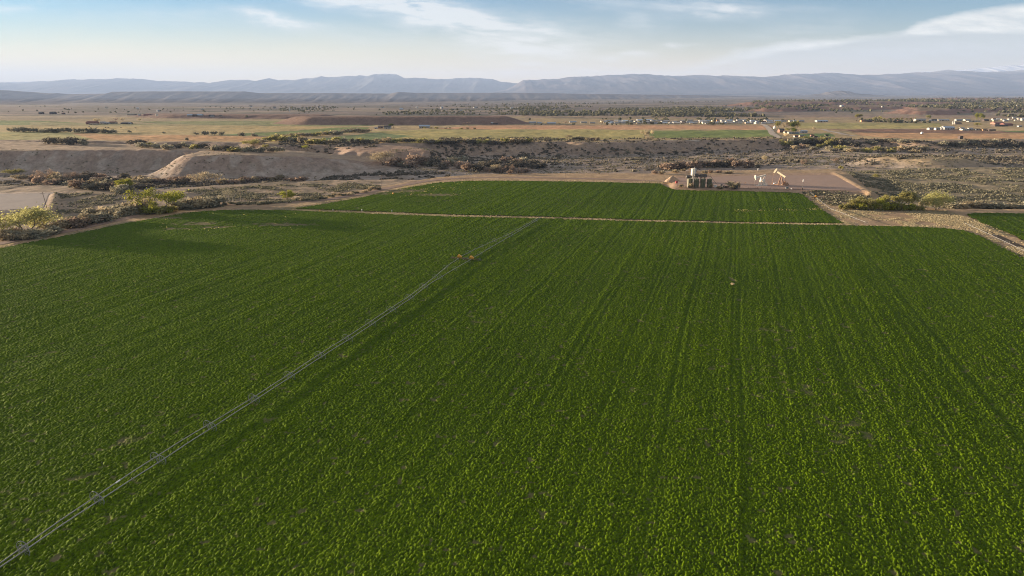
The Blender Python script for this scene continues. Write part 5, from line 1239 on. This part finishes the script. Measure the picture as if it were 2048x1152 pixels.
# bench farmstead
B(1563, 265, 10, 7.5, 'brick', 'dark', 'brick farmhouse with dark roof under the bench poplars', rz=.25); B(1572, 267, 5, 4.5, 'cream', 'brown', 'small cream shed right of the brick farmhouse', 'shed', 'shed')
B(1588, 268, 22, 4.2, 'white', 'pale', 'long white mobile home under the farmstead trees', 'mobile_home', 'mobile home', deep=.35, rise=.25); B(1609, 266.3, 12, 5, 'grey', 'blue', 'pale grey block building right of the mobile home', 'workshop', 'workshop', rise=.2)
B(1593, 274.5, 7, 4.2, 'white', 'rust', 'white shed with rusty roof in the farmstead junk yard', 'shed', 'shed'); B(1604, 273.6, 8, 3.6, 'tan', 'grey', 'tan open shed in the farmstead junk yard', 'shed', 'shed'); B(1625.5, 273.6, 5, 4.2, 'brick', 'rust', 'small rust-red shed at the east side of the junk yard', 'shed', 'shed')
B(1632, 275.2, 6, 2.4, 'dark', 'dark', 'low black shed right of the small rust-red shed', 'shed', 'shed'); B(1654, 271.8, 5, 2.2, 'dark', 'dark', 'tiny black shed on the green patch past the junk yard', 'shed', 'shed')
p, s = spot(1549, 257.4); r = 2.2 * s; h_ = 6.2 * s; e = empty('white_tank', p, 0, 'white cone-topped tank beside the farmstead drive', 'tank')
mb = MB(); mb.lathe([(r, -.4), (r, h_ * .62)], n=16); mb.build('shell', WHITEP, e, True); mb = MB(); mb.lathe([(r * 1.04, h_ * .62), (r * .35, h_ * .92), (.1, h_)], n=16); mb.build('cone_top', WHITEP, e, True)
B(1645, 244.5, 22, 4, 'white', 'blue', 'long pale warehouse with sunlit end wall past the farm trees', 'warehouse', 'warehouse', deep=.5, rise=.25); B(1586, 243.6, 14, 3, 'cream', 'pale', 'cream warehouse row building left of the long pale warehouse', 'warehouse', 'warehouse', deep=.5); B(1602, 243.8, 13, 3, 'cream', 'grey', 'cream flat building beside the cream warehouse', 'warehouse', 'warehouse', deep=.5)
B(1727, 243.6, 9, 4, 'orange', 'brown', 'orange farm shed on the far bench', 'shed', 'shed'); B(1738, 243.8, 11, 3.4, 'dark', 'dark', 'dark shed right of the orange farm shed', 'shed', 'shed'); B(1766, 244, 9, 2.6, 'white', 'pale', 'white trailer at the start of the windbreak row', 'trailer', 'trailer'); B(1798, 243.6, 6, 3, 'orange', 'rust', 'tiny orange shed under the windbreak row', 'shed', 'shed')
B(1842, 242.4, 20, 4.6, 'white', 'grey', 'long white shed right of the windbreak row', 'long_shed', 'shed', deep=.5); B(1869, 242.6, 12, 4.4, 'grey', 'dark', 'dark-roofed shed between two long pale sheds', 'long_shed', 'shed'); B(1888, 242.6, 22, 4, 'cream', 'pale', 'long cream shed before the quonset barn', 'long_shed', 'shed', deep=.4); B(1919, 241.6, 13, 3.4, 'white', 'pale', 'white shed beyond the quonset barn', 'long_shed', 'shed', deep=.5); B(1936, 241.6, 11, 3, 'cream', 'grey', 'cream shed left of the big bright green tree', 'long_shed', 'shed')
B(1949, 243.6, 24, 1.7, 'white', 'pale', 'long low white wall-like shed under the big bright green tree', 'long_shed', 'shed', deep=.3); B(1973, 242.4, 9, 4, 'dark', 'dark', 'dark shed right of the big bright green tree', 'shed', 'shed')
def quonset(px, py, wpx, hpx, mat, label, end):
    p, s = spot(px, py); w_ = wpx * s; r = hpx * s; e = empty('quonset_barn', (p.x, p.y + r, p.z), 0, label, 'barn')
    mb = MB(); n = 12; P = [(math.cos(math.pi * k / n) * r * 1.1, math.sin(math.pi * k / n) * r) for k in range(n + 1)]
    vs = [(x, y, z) for x in (-w_ / 2, w_ / 2) for y, z in P]; mb.add(vs, [(k, k + 1, n + 2 + k, n + 1 + k) for k in range(n)]); mb.build('vault', mat, e, True)
    for x in (-w_ / 2 + .05, w_ / 2 - .05): mb = MB(); mb.add([(x, y, z) for y, z in P], [tuple(range(n + 1))]); mb.build('end_wall', end, e)
quonset(1917, 248.6, 13, 4.2, ROOFS['brown'], 'brown quonset barn beside the two tan silos', WALLS['tan'])
quonset(1887, 259, 9, 4.4, ROOFS['pale'], 'pale arched shed between the white sheds in the plowed field', WALLS['white'])
B(1866, 259.6, 15, 4, 'white', 'grey', 'white shed with sunlit end at the plowed field edge', 'shed', 'shed', deep=.7); B(1876, 260, 9, 4.6, 'cream', 'grey', 'cream shed with arched roof shade beside the white plowed field shed', 'shed', 'shed'); B(1899, 259.2, 20, 6, 'white', 'blue', 'largest white barn with blue-grey roof in the plowed field', 'barn', 'barn', deep=.7)
B(1925, 259.2, 9, 4, 'tan', 'grey', 'tan shed right of the largest white barn', 'shed', 'shed'); B(1932, 261, 14, 3, 'cream', 'pale', 'low cream shed before the tan one', 'shed', 'shed'); B(1942, 259.8, 8, 4, 'white', 'pale', 'white trailer at the end of the barn yard', 'trailer', 'trailer'); B(1956, 260.2, 9, 2.6, 'grey', 'dark', 'low grey shed at the end of the barn yard', 'shed', 'shed')
B(1972, 261.4, 12, 3.4, 'orange', 'brown', 'orange-brown sunlit shed by the pale bushes', 'shed', 'shed'); B(1985, 261.6, 14, 3, 'dark', 'brown', 'dark brown shed by the pale bushes', 'shed', 'shed')
B(2000, 249.6, 20, 5, 'brick', 'red', 'red-roofed barn at the back of the red farm', 'barn', 'barn'); B(2003, 253, 26, 3.6, 'dark', 'dark', 'long dark open shed of the red farm', 'barn', 'barn', deep=.4); B(2017, 251.6, 17, 5, 'red', 'red', 'dark red barn at the right of the red farm', 'barn', 'barn'); B(2041, 254, 7, 3, 'white', 'pale', 'white trailer right of the red farm', 'trailer', 'trailer')
B(1922.6, 278.3, 6.5, 6, 'dark', 'dark', 'black box-like shed standing on the bluff rim', 'bluff_shed', 'shed', rise=.05, deep=1.0)
B(1464, 232, 7, 3.4, 'orange', 'red', 'pink-red roofed far building before the green woods', 'far_house', 'building', detail=False)
p, s = spot(1843.5, 269); e = empty('field_trailer', p, .4, 'small white field tank trailer alone in the plowed field', 'trailer')
mb = MB(); mb.box((0, 0, .9), (4.2, 2, .35)); mb.build('chassis', DARKST, e); mb = MB(); mb.tube((-1.7, 0, 2.1), (1.7, 0, 2.1), 1.2, 1.2, 14); mb.build('barrel', WHITEP, e); mb = MB(); mb.tube((-.4, 0, 3.2), (-.9, 0, 5.2), .3, .12, 6); mb.build('filler_pipe', WHITEP, e)
for x in (-1.2, 1.2):
    for y in (-1, 1): mb = MB(); mb.tube((x, y * .95, .5), (x, y * 1.2, .5), .5, .5, 14); mb.build('wheel', RUBBER, e)
# the long pale town beyond the orange field
rt = random.Random(42); TOWN = []
def town(n, x0, x1, y0, y1, label, group, wr=(7, 13)):
    for k in range(n):
        px = x0 + (x1 - x0) * (k + rt.random()) / n; py = y0 + (y1 - y0) * rt.random()
        wl = rt.choice(['white', 'white', 'white', 'cream', 'cream', 'grey', 'tan']); rf = rt.choice(['pale', 'pale', 'grey', 'grey', 'blue', 'brown'])
        B(px, py, rt.choice([wr[0], (wr[0] + wr[1]) / 2, wr[1]]), rt.choice([2.7, 3.1, 3.6]), wl, rf, label, 'town_house', 'house', group, rt.uniform(-.5, .5), .7, .3, False, 4)
town(44, 1206, 1560, 246.2, 248.2, 'small pale house in the front row of the long town beyond the orange field', 'front row of the long pale town')
town(42, 1210, 1600, 242.6, 245, 'small pale house in the back rows of the long town beyond the orange field', 'back rows of the long pale town')
town(12, 1200, 1300, 244, 247.5, 'grey house at the west end of the long town by the round brown tree', 'west end of the long town')
for px, py, w_, hp, wl, rf, lb in [(1065, 246.6, 14, 3, 'grey', 'blue', 'blue-roofed shed at the toe of the dark mound'), (1079, 247, 9, 2.8, 'white', 'blue', 'white shed at the toe of the dark mound'), (1103, 248, 16, 3.2, 'grey', 'blue', 'long bright blue roofed shed past the mound toe'), (1146, 245, 14, 2.6, 'grey', 'blue', 'pale blue shed row past the brown tree'), (1168, 246.2, 12, 2.8, 'white', 'pale', 'white shed before the round brown-grey tree'), (1185, 247, 10, 2.6, 'tan', 'grey', 'tan shed left of the round brown-grey tree'), (1216, 245, 16, 3, 'grey', 'pale', 'long grey warehouse right of the round brown-grey tree'),
        (1290, 241.6, 30, 2.6, 'grey', 'blue', 'very long pale blue warehouse behind the town'), (1436, 243.2, 6, 4.6, 'orange', 'brown', 'tall orange sunlit house above the long town'), (1444, 243, 11, 3.2, 'grey', 'grey', 'grey shed behind the tall orange house'), (1483, 242.6, 16, 3.4, 'white', 'pale', 'widest white hall in the back of the long town'), (1530, 244.6, 9, 3.2, 'brick', 'rust', 'rust red house at the east end of the long town'), (1415, 248.2, 9, 3, 'white', 'grey', 'bright white sunlit hall in the front of the long town')]:
    B(px, py, w_, hp, wl, rf, lb, 'town_shed', 'building', None, 0, .5, .3, False, 2)
town(13, 1985, 2060, 236, 243, 'small pale house of the second far town behind the red farm', 'second far town', (5, 9))
town(8, 760, 1040, 214, 226, 'tiny white farmhouse lost in the hazy plain above the dark mound', 'hazy plain farmhouses', (4, 6))
town(7, 150, 700, 214, 226, 'tiny pale farmhouse lost in the hazy plain above the west fields', 'western hazy farmhouses', (4, 6))
town(6, 1680, 2040, 213, 217, 'tiny white house on top of the red terrace', 'houses on the red terrace', (4, 7))
p, s = spot(579.5, 224); h_ = 9 * s; e = empty('radio_mast', p, 0, 'thin pale mast standing on the hazy plain', 'mast')
mb = MB(); mb.tube((0, 0, 0), (0, 0, h_), 1.0, .5, 6); mb.build('mast', WHITEP, e); mb = MB(); mb.box((0, 0, h_ * .25), (3, 3, h_ * .18)); mb.build('platform', WALLS['grey'], e)

# ================================================================== cattle
def cow_mesh(head_down=True):
    bm = bmesh.new(); sk = bm.verts.layers.skin.verify()
    def v(co_, r_, par=None):
        q = bm.verts.new(co_); q[sk].radius = (r_, r_) if not hasattr(r_, '__len__') else r_
        if par is not None: bm.edges.new((par, q))
        return q
    hip = v((-.75, 0, 1.12), (.34, .36)); hip[sk].use_root = True
    mid = v((-.1, 0, 1.05), (.42, .44), hip); sh = v((.6, 0, 1.12), (.34, .38), mid)
    n1_ = v((1.0, 0, 1.15 if not head_down else .95), .22, sh); hd = v((1.3, 0, 1.30 if not head_down else .5), .15, n1_); v((1.58, 0, 1.12 if not head_down else .2), .10, hd)
    for y in (-.12, .12): v((1.26, y * 2.1, 1.36 if not head_down else .56), .04, hd)
    tl = v((-1.1, 0, 1.15), .06, hip); v((-1.18, 0, .55), .03, tl)
    for y in (-.22, .22):
        k_ = v((-.88, y, .72), .16, hip); hk = v((-1.0, y, .46), .085, k_); v((-.94, y, .02), .07, hk)
        f = v((.55, y, .66), .14, sh); g = v((.57, y, .38), .08, f); v((.56, y, .02), .07, g)
    me = bpy.data.meshes.new('cow_cage'); bm.to_mesh(me); bm.free()
    o = bpy.data.objects.new('cow_cage', me); C.objects.link(o); o.modifiers.new('s', 'SKIN'); o.modifiers.new('d', 'SUBSURF').levels = 1
    dg = bpy.context.evaluated_depsgraph_get(); out_ = bpy.data.meshes.new_from_object(o.evaluated_get(dg)); bpy.data.objects.remove(o); out_.name = 'cow'
    return out_
HIDE = paint('black_hide', (.025, .022, .02), .8, .3, 3); cw = [cow_mesh(True), cow_mesh(False)]
for m_ in cw: m_.materials.clear(); m_.materials.append(HIDE)
for k, (px, py) in enumerate([(143, 257), (178.5, 254), (181.5, 256), (194, 256), (211, 256), (217, 256.2), (242, 256.3), (271.5, 257), (274, 261)]):
    p, s = spot(px, py); o = link('cow', cw[k % 2], None, None, p, rnd.random() * 6.28, 1.15); tag(o, 'black cow grazing in the yellow pasture below the barnyard', 'cow', 'cattle in the yellow pasture')
